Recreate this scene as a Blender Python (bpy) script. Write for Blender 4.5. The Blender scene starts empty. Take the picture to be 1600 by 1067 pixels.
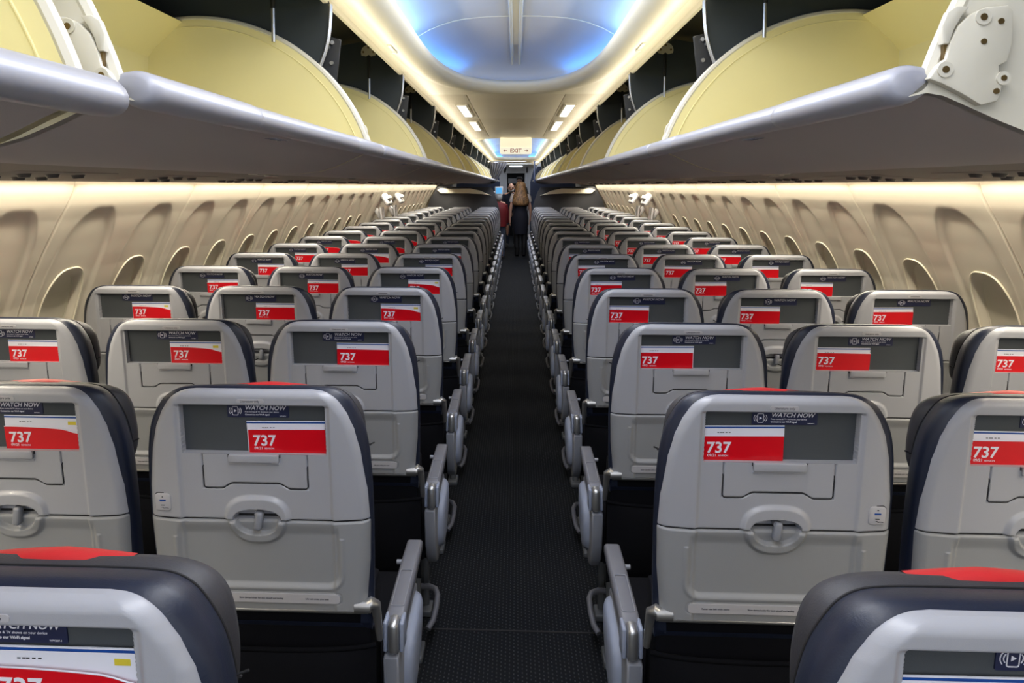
import bpy, bmesh, math, random
import numpy as np
from mathutils import Vector, Matrix
random.seed(7)
R = math.radians
scn = bpy.context.scene
COL = scn.collection

# ------------------------------------------------------------------ camera, world, exposure
F_PX = 1250.0
PITCH, YAW = R(5.0), R(2.8)
VPX, VPY = 806.0, 290.0
CAMZ = 1.52
ppx = VPX - F_PX*math.tan(YAW)
ppy = VPY + F_PX*math.tan(PITCH)
cd = bpy.data.cameras.new('camera'); cam = bpy.data.objects.new('camera', cd); COL.objects.link(cam)
cam.location = (0.004, 0.0, CAMZ)
cam.rotation_euler = (R(90)-PITCH, 0, YAW)
cd.sensor_width = 36; cd.lens = F_PX/1600*36
cd.shift_x = (800-ppx)/1600; cd.shift_y = (ppy-533.5)/1600
cd.clip_start = 0.02
scn.camera = cam

w = bpy.data.worlds.new('world'); scn.world = w; w.use_nodes = True
w.node_tree.nodes['Background'].inputs[0].default_value = (0.80, 0.88, 1.0, 1)
w.node_tree.nodes['Background'].inputs[1].default_value = 1.2
scn.view_settings.view_transform = 'Standard'
scn.view_settings.look = 'None'
scn.view_settings.gamma = 1
scn.view_settings.use_curve_mapping = False
scn.view_settings.exposure = 0.0
scn.cycles.use_denoising = True
scn.cycles.max_bounces = 10
scn.cycles.diffuse_bounces = 6
scn.cycles.sample_clamp_indirect = 4

def area(name, loc, rot, sx, sy, power, color):
    l = bpy.data.lights.new(name, 'AREA'); l.shape = 'RECTANGLE'; l.size = sx; l.size_y = sy
    l.energy = power; l.color = color
    o = bpy.data.objects.new(name, l); COL.objects.link(o); o.location = loc; o.rotation_euler = rot
    return o

DOMES = [(-3.0, 4.72, 0.5, 1.45), (9.25, 17.2, 0.7, 0.7), (19.3, 21.4, .4, .4)]   # y0, y1, near end length, far end length
WARM = (1.0, 0.90, 0.72); COOL = (0.86, 0.92, 1.0); LILAC = (0.30, 0.58, 1.0); WHITE = (0.97, 0.97, 1.0); ZC_ = 2.065
for (a, b, e0, e1) in DOMES:
    L = b-a-e0*.8-e1*.8; c = (a+e0*.8+b-e1*.8)/2
    for s in (-1, 1):
        # lamps lying in the cove, hidden by the lip, aimed up across the dome
        area('cove_lamp', (s*.462, c, 2.152), (0, R(s*118), 0), .03, L, 1.0*L, LILAC)
    d = area('dome_fill', (0, c, ZC_+.165), (0, 0, 0), .42, L, 9.0*L, WHITE); d.visible_camera = False  # added fill without a fixture, unseen, brightens the cabin below the dome
for s in (-1, 1):
    a_ = area('ceiling_fill', (s*.530, 9.0, 1.960), (0, R(s*122), 0), .02, 24.0, 25.0, WARM); a_.visible_camera = False  # added unseen strip in open air, lifts the dark ceiling rim and flats
    area('sidewall_lamp', (s*1.424, 6.0, 1.562), (0, R(s*30), 0), .030, 18.0, 185.0, WARM)

# ------------------------------------------------------------------ materials
MATS = {}
def mat(name, col, rough=.5, metal=0, emit=None, es=1.0, bump=None, coat=0, spec=.5, noise=None):
    if name in MATS: return MATS[name]
    m = bpy.data.materials.new(name); m.use_nodes = True; nt = m.node_tree
    b = nt.nodes['Principled BSDF']
    c = tuple(((x/255)/12.92 if x/255 <= .04045 else ((x/255+.055)/1.055)**2.4) for x in col)+(1,)
    b.inputs['Base Color'].default_value = c
    b.inputs['Roughness'].default_value = rough
    b.inputs['Metallic'].default_value = metal
    b.inputs['Specular IOR Level'].default_value = spec
    b.inputs['Coat Weight'].default_value = coat
    if emit:
        b.inputs['Emission Color'].default_value = emit+(1,); b.inputs['Emission Strength'].default_value = es
    tc = nt.nodes.new('ShaderNodeTexCoord')
    if bump:
        n = nt.nodes.new('ShaderNodeTexNoise'); n.inputs['Scale'].default_value = bump[0]; n.inputs['Detail'].default_value = 3
        bp = nt.nodes.new('ShaderNodeBump'); bp.inputs['Strength'].default_value = bump[1]; bp.inputs['Distance'].default_value = bump[2]
        nt.links.new(tc.outputs['Object'], n.inputs['Vector']); nt.links.new(n.outputs[0], bp.inputs['Height'])
        nt.links.new(bp.outputs[0], b.inputs['Normal'])
    # faint unevenness of tone: wear and dirt
    k = noise or (4.0, .04)
    n2 = nt.nodes.new('ShaderNodeTexNoise'); n2.inputs['Scale'].default_value = k[0]; n2.inputs['Detail'].default_value = 4
    mr = nt.nodes.new('ShaderNodeMapRange'); mr.inputs['To Min'].default_value = 1-k[1]; mr.inputs['To Max'].default_value = 1+k[1]
    mx = nt.nodes.new('ShaderNodeMix'); mx.data_type = 'RGBA'; mx.blend_type = 'MULTIPLY'; mx.inputs[0].default_value = 1
    mx.inputs[6].default_value = c
    nt.links.new(tc.outputs['Object'], n2.inputs['Vector']); nt.links.new(n2.outputs[0], mr.inputs[0])
    nt.links.new(mr.outputs[0], mx.inputs[7]); nt.links.new(mx.outputs[2], b.inputs['Base Color'])
    MATS[name] = m; return m

SHELL = mat('shell_grey_plastic', (161,163,171), .38, bump=(900,.25,.0004), spec=.5, coat=.12)
TRAYM = mat('tray_grey_plastic', (140,142,146), .5, bump=(900,.35,.0005))
LINING = mat('pocket_lining_grey', (74,78,82), .9, spec=.12, bump=(1500,.4,.0006))
NAVY = mat('navy_leather', (26,33,52), .42, bump=(420,.35,.0007))
HEADM = mat('dark_headrest_leather', (52,52,58), .55, bump=(420,.4,.0008))
RED = mat('red_leather', (196,40,44), .5, bump=(420,.3,.0006))
BLACKF = mat('black_fabric', (8,9,15), .9, spec=.12, bump=(800,.5,.0008))
MESHP = mat('black_mesh_pocket', (9,10,15), .95, spec=.12, bump=(1200,.7,.001))
SILVER = mat('brushed_silver', (190,190,190), .32, .85)
ARMT = mat('armrest_grey_plastic', (98,99,107), .42, bump=(900,.3,.0005))
ARMS = mat('armrest_shroud_grey', (128,131,140), .4)
ARML = mat('armrest_pale_panel', (138,146,166), .35)
DARKG = mat('dark_groove', (22,22,26), .8)
DECAL = mat('decal_print_dark', (62,62,72), .6)
DECNAVY = mat('decal_navy', (22,30,66), .45)
DECW = mat('decal_white_print', (225,225,235), .5)
PLQ = mat('plaque_grey', (176,175,180), .35)
CARDR = mat('card_red', (208,6,26), .3)
CARDW = mat('card_white', (226,228,240), .35)
CARDB = mat('card_blue', (20,70,150), .35)
CARDY = mat('card_yellow', (214,196,60), .35)
CREAM = mat('cream_plastic', (238,232,212), .42, bump=(300,.1,.0005))
WALLM = mat('sidewall_cream', (232,224,206), .5, bump=(500,.1,.0005), noise=(1.5,.02))
CEILM = mat('ceiling_panel_beige', (232,224,206), .5)
DOMEM = mat('dome_white', (216,218,226), .5)
BINLIP = mat('bin_lip_grey', (150,152,164), .36, coat=.15)
BINOUT = mat('bin_underside_grey', (178,171,170), .55, bump=(500,.2,.0008))
BINYEL = mat('bin_interior_yellow', (234,224,168), .5, noise=(6,.03))
BINWH = mat('bin_end_white', (204,200,186), .45)
SLATE = mat('slate_panel', (42,50,56), .55)
BLACKP = mat('black_housing', (16,18,22), .55)
PSUM = mat('service_panel_grey', (150,143,135), .6)
BULK = mat('bulkhead_charcoal', (52,54,60), .6)
NAVYP = mat('navy_divider', (50,62,92), .6)
GALW = mat('galley_white', (210,210,214), .4)
GREYC = mat('curtain_grey', (98,98,104), .9)
BRASS = mat('brass_screw', (120,100,64), .35, .8)

def emat(name, col, s):
    if name in MATS: return MATS[name]
    m = bpy.data.materials.new(name); m.use_nodes = True; nt = m.node_tree; nt.nodes.clear()
    e = nt.nodes.new('ShaderNodeEmission'); o = nt.nodes.new('ShaderNodeOutputMaterial')
    e.inputs[0].default_value = col+(1,); e.inputs[1].default_value = s
    nt.links.new(e.outputs[0], o.inputs[0]); MATS[name] = m; return m
EBLUE = emat('blue_led', (0.04, 0.30, 1.0), 10)
EWARM = emat('warm_tube', (1, .90, .66), 3.0)
ELAMP = emat('lamp_white', (1, .95, .84), 2.2)
EFAR = emat('far_lamp', (.8, .88, 1), 3.0)
ESCR = emat('screen_blue', (.12, .45, .85), 1.0)
ESIGN = emat('sign_face', (1, .93, .72), .95)
ERED = mat('exit_red', (190,70,50), .5)

def carpet():
    m = bpy.data.materials.new('carpet_dotted_charcoal'); m.use_nodes = True; nt = m.node_tree
    b = nt.nodes['Principled BSDF']; b.inputs['Roughness'].default_value = .95; b.inputs['Specular IOR Level'].default_value = .15
    tc = nt.nodes.new('ShaderNodeTexCoord'); sp = nt.nodes.new('ShaderNodeSeparateXYZ'); nt.links.new(tc.outputs['Object'], sp.inputs[0])
    def M(op, a, bb=None):
        n = nt.nodes.new('ShaderNodeMath'); n.operation = op
        for i, v in enumerate((a, bb)):
            if v is None: continue
            if isinstance(v, (int, float)): n.inputs[i].default_value = v
            else: nt.links.new(v, n.inputs[i])
        return n.outputs[0]
    X, Y = sp.outputs[0], sp.outputs[1]
    sx = M('SINE', M('MULTIPLY', X, 2*math.pi/.0135))
    colid = M('FLOOR', M('ADD', M('DIVIDE', X, .0135), 0))
    ph = M('MULTIPLY', colid, 1.9)
    sy = M('SINE', M('ADD', M('MULTIPLY', Y, 2*math.pi/.021), ph))
    dots = M('MULTIPLY', M('GREATER_THAN', sx, .55), M('GREATER_THAN', sy, .2))
    n = nt.nodes.new('ShaderNodeTexNoise'); n.inputs['Scale'].default_value = 55; n.inputs['Detail'].default_value = 3
    nt.links.new(tc.outputs['Object'], n.inputs['Vector'])
    n2 = nt.nodes.new('ShaderNodeTexNoise'); n2.inputs['Scale'].default_value = 900; nt.links.new(tc.outputs['Object'], n2.inputs['Vector'])
    f = M('MULTIPLY', dots, M('MULTIPLY', n.outputs[0], 1.3))
    f = M('ADD', f, M('MULTIPLY', M('SUBTRACT', n2.outputs[0], .5), .25))
    mx = nt.nodes.new('ShaderNodeMix'); mx.data_type = 'RGBA'; nt.links.new(f, mx.inputs[0])
    mx.inputs[6].default_value = (.0065, .0078, .0105, 1); mx.inputs[7].default_value = (.046, .048, .054, 1)
    nt.links.new(mx.outputs[2], b.inputs['Base Color'])
    bp = nt.nodes.new('ShaderNodeBump'); bp.inputs['Strength'].default_value = .6; bp.inputs['Distance'].default_value = .002
    nt.links.new(n2.outputs[0], bp.inputs['Height']); nt.links.new(bp.outputs[0], b.inputs['Normal'])
    return m
CARPET = carpet()

# ------------------------------------------------------------------ mesh helpers
class MB:
    def __init__(s): s.v = []; s.f = []; s.m = []
    def add(s, vs, fs, mi=0):
        o = len(s.v); s.v += [tuple(v) for v in vs]; s.f += [tuple(i+o for i in f) for f in fs]; s.m += [mi]*len(fs)
    def box(s, c, d, mi=0, rot=None, r=0, seg=3):
        bm = bmesh.new(); bmesh.ops.create_cube(bm, size=1)
        for v in bm.verts: v.co = Vector((v.co.x*d[0], v.co.y*d[1], v.co.z*d[2]))
        if r: bmesh.ops.bevel(bm, geom=bm.edges[:], offset=min(r, min(d)*.49), segments=seg, affect='EDGES', profile=.5)
        s.addbm(bm, c, rot, mi)
    def addbm(s, bm, c=(0,0,0), rot=None, mi=0):
        M = Matrix.Translation(c) @ (rot.to_4x4() if rot is not None else Matrix.Identity(4))
        bm.verts.index_update()
        s.add([M @ v.co for v in bm.verts], [[v.index for v in f.verts] for f in bm.faces], mi); bm.free()
    def cyl(s, p, q, r, r2=None, n=16, mi=0):
        s.tube([p, q], [r, r if r2 is None else r2], n, mi)
    def tube(s, pts, rs, n=12, mi=0, cap=True, closed=False):
        pts = [Vector(p) for p in pts]; k = len(pts)
        if not isinstance(rs, (list, tuple)): rs = [rs]*k
        rings = []; prev = None
        for i, p in enumerate(pts):
            if closed: t = pts[(i+1) % k]-pts[i-1]
            else: t = pts[min(i+1, k-1)]-pts[max(i-1, 0)]
            t.normalize()
            if prev is None:
                a = Vector((0,0,1)) if abs(t.z) < .9 else Vector((1,0,0))
                nrm = a-t*a.dot(t)
            else: nrm = prev-t*prev.dot(t)
            nrm.normalize(); prev = nrm; b = t.cross(nrm)
            rings.append([p+(nrm*math.cos(2*math.pi*j/n)+b*math.sin(2*math.pi*j/n))*rs[i] for j in range(n)])
        s.loft(rings, mi, cap and not closed, closed)
    def loft(s, rings, mi=0, cap=True, closed=False, ring_closed=True):
        n = len(rings[0]); vs = [p for r in rings for p in r]; fs = []
        K = len(rings)
        for i in range(K if closed else K-1):
            a, b = i*n, ((i+1) % K)*n
            for j in range(n if ring_closed else n-1):
                j2 = (j+1) % n
                fs.append((a+j, a+j2, b+j2, b+j))
        if cap and not closed:
            fs.append(tuple(reversed(range(n)))); fs.append(tuple((K-1)*n+j for j in range(n)))
        s.add(vs, fs, mi)
    def prism(s, poly, axis, a, b, mi=0, r=0):
        """poly: 2-D points in the plane normal to axis ('x': (y,z), 'y': (x,z), 'z': (x,y))"""
        def P(p, h):
            return {'x': (h, p[0], p[1]), 'y': (p[0], h, p[1]), 'z': (p[0], p[1], h)}[axis]
        if r:
            c = (sum(p[0] for p in poly)/len(poly), sum(p[1] for p in poly)/len(poly))
            def ins(t):
                out = []; n = len(poly)
                for i, p in enumerate(poly):
                    q0 = Vector(poly[i-1]); q1 = Vector(p); q2 = Vector(poly[(i+1) % n])
                    e = (q2-q0); nn = Vector((-e.y, e.x)); nn.normalize()
                    if nn.dot(Vector(c)-q1) < 0: nn = -nn
                    out.append(q1+nn*t)
                return out
            d = 1 if b > a else -1
            rings = [[P(p, a+d*0) for p in ins(r)], [P(p, a+d*r*.3) for p in ins(r*.3)], [P(p, a+d*r) for p in poly],
                     [P(p, b-d*r) for p in poly], [P(p, b-d*r*.3) for p in ins(r*.3)], [P(p, b) for p in ins(r)]]
            s.loft(rings, mi)
        else: s.loft([[P(p, a) for p in poly], [P(p, b) for p in poly]], mi)
    def text(s, body, size, M, mi, bold=0.0, align='LEFT', shear=0.0, extrude=0.0004):
        c = bpy.data.curves.new('t', 'FONT'); c.body = body; c.size = size; c.offset = bold; c.align_x = align
        c.shear = shear; c.extrude = extrude; c.resolution_u = 3
        o = bpy.data.objects.new('t', c); COL.objects.link(o)
        dg = bpy.context.evaluated_depsgraph_get(); me = bpy.data.meshes.new_from_object(o.evaluated_get(dg))
        s.add([M @ v.co for v in me.vertices], [list(p.vertices) for p in me.polygons], mi)
        bpy.data.objects.remove(o); bpy.data.curves.remove(c); bpy.data.meshes.remove(me)
    def mesh(s, name, mats, smooth=True, angle=40):
        me = bpy.data.meshes.new(name); me.from_pydata(s.v, [], s.f)
        if not isinstance(mats, (list, tuple)): mats = [mats]
        for m in mats: me.materials.append(m)
        me.polygons.foreach_set('material_index', s.m)
        bm = bmesh.new(); bm.from_mesh(me); bmesh.ops.recalc_face_normals(bm, faces=bm.faces); bm.to_mesh(me); bm.free()
        if smooth:
            me.polygons.foreach_set('use_smooth', [True]*len(me.polygons))
            me.set_sharp_from_angle(angle=R(angle))
        me.update(); return me
def put(name, me, parent=None, loc=None, kind=None):
    o = bpy.data.objects.new(name, me); COL.objects.link(o)
    if parent: o.parent = parent
    if loc is not None: o.location = loc
    if kind: o['kind'] = kind
    return o
def tag(o, label, cat, group=None):
    o['label'] = label; o['category'] = cat
    if group: o['group'] = group
    return o
def empty(name, loc, label, cat, group=None, rz=0):
    o = bpy.data.objects.new(name, None); COL.objects.link(o); o.location = loc; o.rotation_euler.z = rz
    o.empty_display_size = .1
    return tag(o, label, cat, group)
def sstep(a, b, x):
    t = np.clip((x-a)/(b-a), 0, 1); return t*t*(3-2*t)
ORD = ['first','second','third','fourth','fifth','sixth','seventh','eighth','ninth','tenth','eleventh','twelfth','thirteenth',
       'fourteenth','fifteenth','sixteenth','seventeenth','eighteenth','nineteenth','twentieth','twenty-first','twenty-second',
       'twenty-third','twenty-fourth','twenty-fifth','twenty-sixth','twenty-seventh','twenty-eighth','twenty-ninth','thirtieth']

# ------------------------------------------------------------------ setting
def quadstrip(prof, y0, y1):
    mb = MB(); mb.loft([[(p[0], y0, p[1]) for p in prof], [(p[0], y1, p[1]) for p in prof]], cap=False, ring_closed=False); return mb
YB, YE = -2.2, 24.6
fl = MB(); fl.box((0, (YB+YE)/2, -.02), (3.6, YE-YB, .04))
put('floor', fl.mesh('floor', CARPET, False), kind='structure')
# carpet seam across the aisle
sm = MB(); sm.box((0, 2.62, .001), (.62, .008, .003)); put('trim_1', sm.mesh('carpet_seam', DARKG, False), kind='structure')

# side walls: moulded panels 1.016 m long, two window recesses each
WP = [(1.62,1.462),(1.56,1.472),(1.50,1.492),(1.45,1.518),(1.40,1.550),(1.30,1.605),(1.20,1.655),(1.10,1.698),(1.0,1.73),(.9,1.755),(.8,1.772),(.6,1.785),(.4,1.785),(.2,1.77),(0,1.75)]
def wallx(z):
    zz = np.array([p[0] for p in WP][::-1]); xx = np.array([p[1] for p in WP][::-1]); return np.interp(z, zz, xx)
PW = 1.016; PY0 = 2.66; WINC = (.254, .762); WZ = 1.02
def wall_mesh(side, plain=False):
    ny, = (110,)
    ys = np.linspace(0, PW, ny); zs = np.concatenate([np.linspace(1.62, .75, 105), np.linspace(.73, 0, 8)])
    Yg, Zg = np.meshgrid(ys, zs)
    X = wallx(Zg); 
    # smooth profile
    D = np.zeros_like(X)
    if not plain:
        for c in WINC:
            up = np.clip((Zg-1.02)/.425, 0, 1)
            hw = .192*np.sqrt(np.clip(1-up**4.5, 0, 1))
            e = hw-np.abs(Yg-c)
            e = np.minimum(e, (1.445-Zg)*1.0)
            D += .011*sstep(0, .034, e)
            q = ((np.abs(Yg-c)/.128)**2.8+(np.abs(Zg-WZ)/.19)**2.8)**(1/2.8)
            D += .045*sstep(1.0, .80, q)
    edge = np.minimum(Yg, PW-Yg)
    D += .012*sstep(.010, .0, edge)
    D += .006*sstep(.10, .0, edge)
    X = X+D
    mb = MB(); nz = len(zs)
    V = np.stack([side*X, Yg, Zg], -1).reshape(-1, 3)
    F = [(i*ny+j, i*ny+j+1, (i+1)*ny+j+1, (i+1)*ny+j) for i in range(nz-1) for j in range(ny-1)]
    mb.add(V.tolist(), F)
    return mb.mesh('wall_panel', WALLM, True, 80)
def window_mesh(side):
    """thin raised rim of the window recess, following the wall, and the drawn shade inside it"""
    out = []; N = 48
    def pt(k, a, b, dx):
        th = 2*math.pi*k/N; c, s_ = math.cos(th), math.sin(th)
        yy = a*math.copysign(abs(c)**(2/2.8), c); zz = WZ+b*math.copysign(abs(s_)**(2/2.8), s_)
        return (side*(float(wallx(zz))+.0085+dx), yy, zz)
    rim = MB(); rim.tube([pt(k, .130, .192, .0) for k in range(N)], .0035, 8, closed=True)
    sh = MB(); 
    rings = [[pt(k, .112*f, .172*f, .036-.004*f) for k in range(N)] for f in (1.0, .98, .5, .02)]
    sh.loft(rings, cap=False)
    sh.tube([pt(k, .112, .172, .032) for k in range(N)], .003, 6, closed=True)
    return rim.mesh('window', CREAM), sh.mesh('window_shade', CREAM, True, 80)
wm = {s: wall_mesh(s) for s in (-1, 1)}; wp = {s: wall_mesh(s, True) for s in (-1, 1)}; wn = {s: window_mesh(s) for s in (-1, 1)}
nwin = 0; back = MB()
for s, nm in ((-1, 'wall_left'), (1, 'wall_right')):
    for k in range(-4, 13):
        y = PY0+k*PW
        ex = k in (6, 7)
        put(nm, wp[s] if (ex or k < -2) else wm[s], loc=(0, y, 0), kind='structure')
        if not ex and k >= -1 and k < 12:
            for c in WINC:
                nwin += 1
                o = put('window_%d' % nwin, wn[s][0], loc=(0, y+c, 0), kind='structure')
                put('window_shade', wn[s][1], o)
    # backing behind panel joints
    bk = MB(); prof = [(s*(float(wallx(z))+.075), z) for z in np.linspace(1.62, 0, 20)]
    bk.loft([[(p[0], PY0-4*PW, p[1]) for p in prof], [(p[0], 16.0, p[1]) for p in prof]], cap=False, ring_closed=False)
    put(nm, bk.mesh('wall_backing', DARKG, True), kind='structure')
    # service panel band under the bins, valance and lamp tube
    ps = quadstrip([(s*.985, 1.575), (s*.99, 1.569), (s*1.15, 1.551), (s*1.30, 1.541), (s*1.385, 1.533), (s*1.398, 1.536), (s*1.400, 1.56), (s*1.398, 1.60)], YB, 15.3)
    put('trim_%d' % (3 if s < 0 else 4), ps.mesh('service_band', PSUM, True), kind='structure')
    up = quadstrip([(s*.90, 1.60), (s*1.46, 1.60)], YB, 15.3)
    put('trim_%d' % (5 if s < 0 else 6), up.mesh('band_top', BLACKP, True), kind='structure')
    li = MB(); li.box((s*1.420, 6.4, 1.572), (.018, 17.2, .008))
    tag(put('light_tube', li.mesh('light_tube', EWARM, False)), 'long warm light tube along the top of the %s sidewall' % ('left' if s < 0 else 'right'), 'light', 'sidewall light tubes')

# overwing exits
dn = 0
for s in (-1, 1):
    for j, yc in enumerate((PY0+6.5*PW, PY0+7.5*PW)):
        dn += 1
        o = MB()
        zs = np.linspace(1.46, .70, 14)
        outer = [[(s*(float(wallx(z))-.012), yc+dy, z) for z in zs] for dy in (-.36, -.34, .34, .36)]
        outer[0] = [(p[0]+s*.012, p[1], p[2]) for p in outer[0]]; outer[3] = [(p[0]+s*.012, p[1], p[2]) for p in outer[3]]
        o.loft(outer, cap=False, ring_closed=False)
        d = put('door_%d' % dn, o.mesh('door', WALLM, True), kind='structure')
        rot = Matrix.Rotation(s*R(32), 3, 'Y')
        h = MB(); h.box((s*1.50, yc, 1.36), (.05, .30, .15), rot=rot, r=.03)
        h.box((s*1.475, yc, 1.385), (.04, .22, .05), rot=rot, r=.015)
        put('handle_cover', h.mesh('handle_cover', GALW), d)
        h = MB(); h.tube([(s*1.56, yc-.09, 1.27), (s*1.545, yc-.09, 1.14), (s*1.56, yc-.05, 1.08), (s*1.56, yc+.05, 1.08), (s*1.545, yc+.09, 1.14), (s*1.56, yc+.09, 1.27)], .014, 10)
        h.box((s*1.60, yc, 1.2), (.05, .1, .14), rot=rot, r=.02)
        put('door_handle', h.mesh('door_handle', GALW), d)

# ceiling: flat panel, dome openings with rolled rim, dome shells, side rails
XR, ZC = .545, 2.065
CP = MB()      # flat panels
def opening(a, b, e0, e1, off, n=26):
    """closed plan outline of a dome opening grown by off"""
    W = .395+off; pts = []
    ex = 2/2.5
    for i in range(n+1):
        t = math.pi*i/n; c, s_ = math.cos(t), math.sin(t)
        pts.append((W*math.copysign(abs(c)**ex, c), b-e1+(e1+off)*abs(s_)**ex))
    for i in range(n+1):
        t = math.pi+math.pi*i/n; c, s_ = math.cos(t), math.sin(t)
        pts.append((W*math.copysign(abs(c)**ex, c), a+e0-(e0+off)*abs(s_)**ex))
    return pts
RIMP = [(.085, ZC+.062), (.06, ZC+.068), (.02, ZC+.066), (.0, ZC+.058), (-.006, ZC+.045), (.0, ZC+.028), (.018, ZC+.010), (.04, ZC-.003), (.07, ZC-.008), (.10, ZC-.006), (.118, ZC)]
dome_i = 0
for (a, b, e0, e1) in DOMES:
    dome_i += 1
    rim = MB(); rim.loft([[(p[0], p[1], z) for p in opening(a, b, e0, e1, o_)] for o_, z in RIMP], cap=False)
    put('ceiling', rim.mesh('ceiling_rim', CREAM, True, 60), kind='structure')
    # flat panel round the opening
    outp = opening(a, b, e0, e1, .118); n = len(outp)//2
    ya, yb = a-.118-.03, b+.118+.03
    r2 = [(x, yb) for x, y in outp[:n]]+[(x, ya) for x, y in outp[n:]]
    fp = MB(); fp.add([(x, y, ZC) for x, y in outp]+[(x, y, ZC) for x, y in r2],
        [(i, i+1, len(outp)+i+1, len(outp)+i) for i in range(len(outp)-1) if i != n-1])
    wmax = .513
    for s in (-1, 1): fp.add([(s*wmax, ya, ZC), (s*XR, ya, ZC), (s*XR, yb, ZC), (s*wmax, yb, ZC)], [(0, 1, 2, 3)])
    put('ceiling', fp.mesh('ceiling_panel', CREAM if dome_i == 1 else CEILM, True), kind='structure')
    # dome shell above the cove
    D = MB(); K = [(.11, ZC+.06), (.115, ZC+.09), (.09, ZC+.115), (.05, ZC+.135), (0, ZC+.155), (-.08, ZC+.178), (-.16, ZC+.192), (-.26, ZC+.20), (-.33, ZC+.203), (-.385, ZC+.204)]
    rings = []
    for o_, z in K:
        oo = opening(a, b, e0, e1, o_)
        rings.append([(p[0], p[1], z) for p in oo])
    D.loft(rings, cap=False); nr_ = len(rings[-1]); D.f.append(tuple((len(rings)-1)*nr_+j for j in range(nr_))); D.m.append(0)
    put('ceiling', D.mesh('ceiling_dome', DOMEM, True, 60), kind='structure')
    # centre spine of the dome: two ribs and a channel
    sp_ = MB()
    KG = [(-o_, z) for o_, z in K[4:]]; zg = lambda g: float(np.interp(g, [q[0] for q in KG], [q[1] for q in KG]))
    gs = [.02, .06, .10, .16, .22, .30, .40]
    for x in (-.022, .022): sp_.tube([(x, a+g, zg(g)-.004) for g in gs]+[(x, b-g, zg(g)-.004) for g in reversed(gs)], .0075, 8)
    sp_.box((0, (a+b)/2, ZC+.202), (.034, b-a-.8, .006))
    put('trim_%d' % (6+dome_i), sp_.mesh('dome_spine', CREAM), kind='structure')
    # panel joints across the dome
    jt = MB(); y = b-1.10 if dome_i == 1 else b-1.3
    while y > a+e0:
        jt.tube([(x, y, ZC+.2035-.10*abs(x/.46)**3.2-.002) for x in np.linspace(-.44, .44, 17)], .0022, 6); y -= 2.03
    put('trim_%d' % (9+dome_i), jt.mesh('dome_joint', CREAM), kind='structure')
    # led ribbon in the cove
    led = MB(); o1 = opening(a, b, e0, e1, .082, 40)
    la = opening(a, b, e0, e1, .072, 60); lb = opening(a, b, e0, e1, .088, 60); n_ = len(la)
    led.add([(p[0], p[1], ZC+.066) for p in la]+[(p[0], p[1], ZC+.082) for p in lb],
            [(i, (i+1) % n_, n_+(i+1) % n_, n_+i) for i in range(n_) if abs(la[i][0]) > .27])
    tag(put('led_ribbon', led.mesh('led_ribbon', EBLUE)), '%s blue light ribbon hidden in the rim of the %s ceiling dome' % ('long', ['nearest', 'second', 'farthest'][dome_i-1]), 'light')
# flat panels between domes
FB = [(DOMES[0][1]+.148, 9.25-.148, 1), (DOMES[1][1]+.148, DOMES[2][0]-.148, 2), (DOMES[2][1]+.148, YE, 3)]
for a, b, q in FB:
    fp = MB(); edges = [a]+([6.62] if q == 1 else [])+[b]
    for y0, y1 in zip(edges, edges[1:]):
        for xa, xb in ((-XR, -.30), (-.296, .296), (.30, XR)):
            fp.box(((xa+xb)/2, (y0+y1)/2, ZC+.01), (xb-xa, y1-y0-.006, .02), r=.003)
    put('ceiling', fp.mesh('ceiling_flat', CEILM), kind='structure')
    bk = MB(); bk.box((0, (a+b)/2, ZC+.03), (2*XR, b-a, .01)); put('ceiling', bk.mesh('ceiling_backing', DARKG), kind='structure')
li_n = 0
for y0, y1 in ((5.45, 6.35), (6.85, 7.95)):
    for s in (-1, 1):
        e = empty('ceiling_light', (s*.37, (y0+y1)/2, ZC), '%s narrow warm ceiling light, %s side, between the two domes' % ('nearer' if y0 < 6 else 'farther', 'left' if s < 0 else 'right'), 'light', 'ceiling lights between the domes')
        d = MB(); d.box((0, 0, -.004), (.058, y1-y0-.02, .012), r=.006); put('diffuser', d.mesh('diffuser', ELAMP), e)
        f = MB(); L = (y1-y0)/2
        for xx, yy, dx, dy in ((-.036, 0, .012, 2*L+.02), (.036, 0, .012, 2*L+.02), (0, L, .084, .012), (0, -L, .084, .012)): f.box((xx, yy, -.003), (dx, dy, .010), r=.003)
        put('frame', f.mesh('lamp_frame', CREAM), e)
# side rails of the ceiling
for s in (-1, 1):
    pr = [(s*XR, ZC), (s*(XR+.006), ZC-.012), (s*(XR+.018), ZC-.012), (s*(XR+.022), ZC+.01), (s*(XR+.02), ZC+.12)]
    q = quadstrip(pr, YB, YE); put('trim_%d' % (13 if s < 0 else 14), q.mesh('ceiling_rail', CREAM), kind='structure')
    # dark housing over the bins
    hp = [(s*(XR+.02), ZC+.12), (s*.75, ZC+.16), (s*1.1, ZC+.10), (s*1.35, ZC-.12), (s*1.46, 1.70), (s*1.46, 1.60)]
    q = quadstrip(hp, YB, 22); put('trim_%d' % (15 if s < 0 else 16), q.mesh('bin_housing', BLACKP), kind='structure')
lt = 0
for s in (-1, 1):
    for y in (3.18,):
        m = MB(); m.box((s*.485, y, ZC-.008), (.016, .15, .008), r=.003); m.box((s*.485, y+.07, ZC-.012), (.022, .02, .010), r=.004)
        tag(put('ceiling_latch', m.mesh('latch', CREAM)), 'small cream slide latch on the %s side of the near ceiling rim' % ('left' if s < 0 else 'right'), 'latch')

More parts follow.
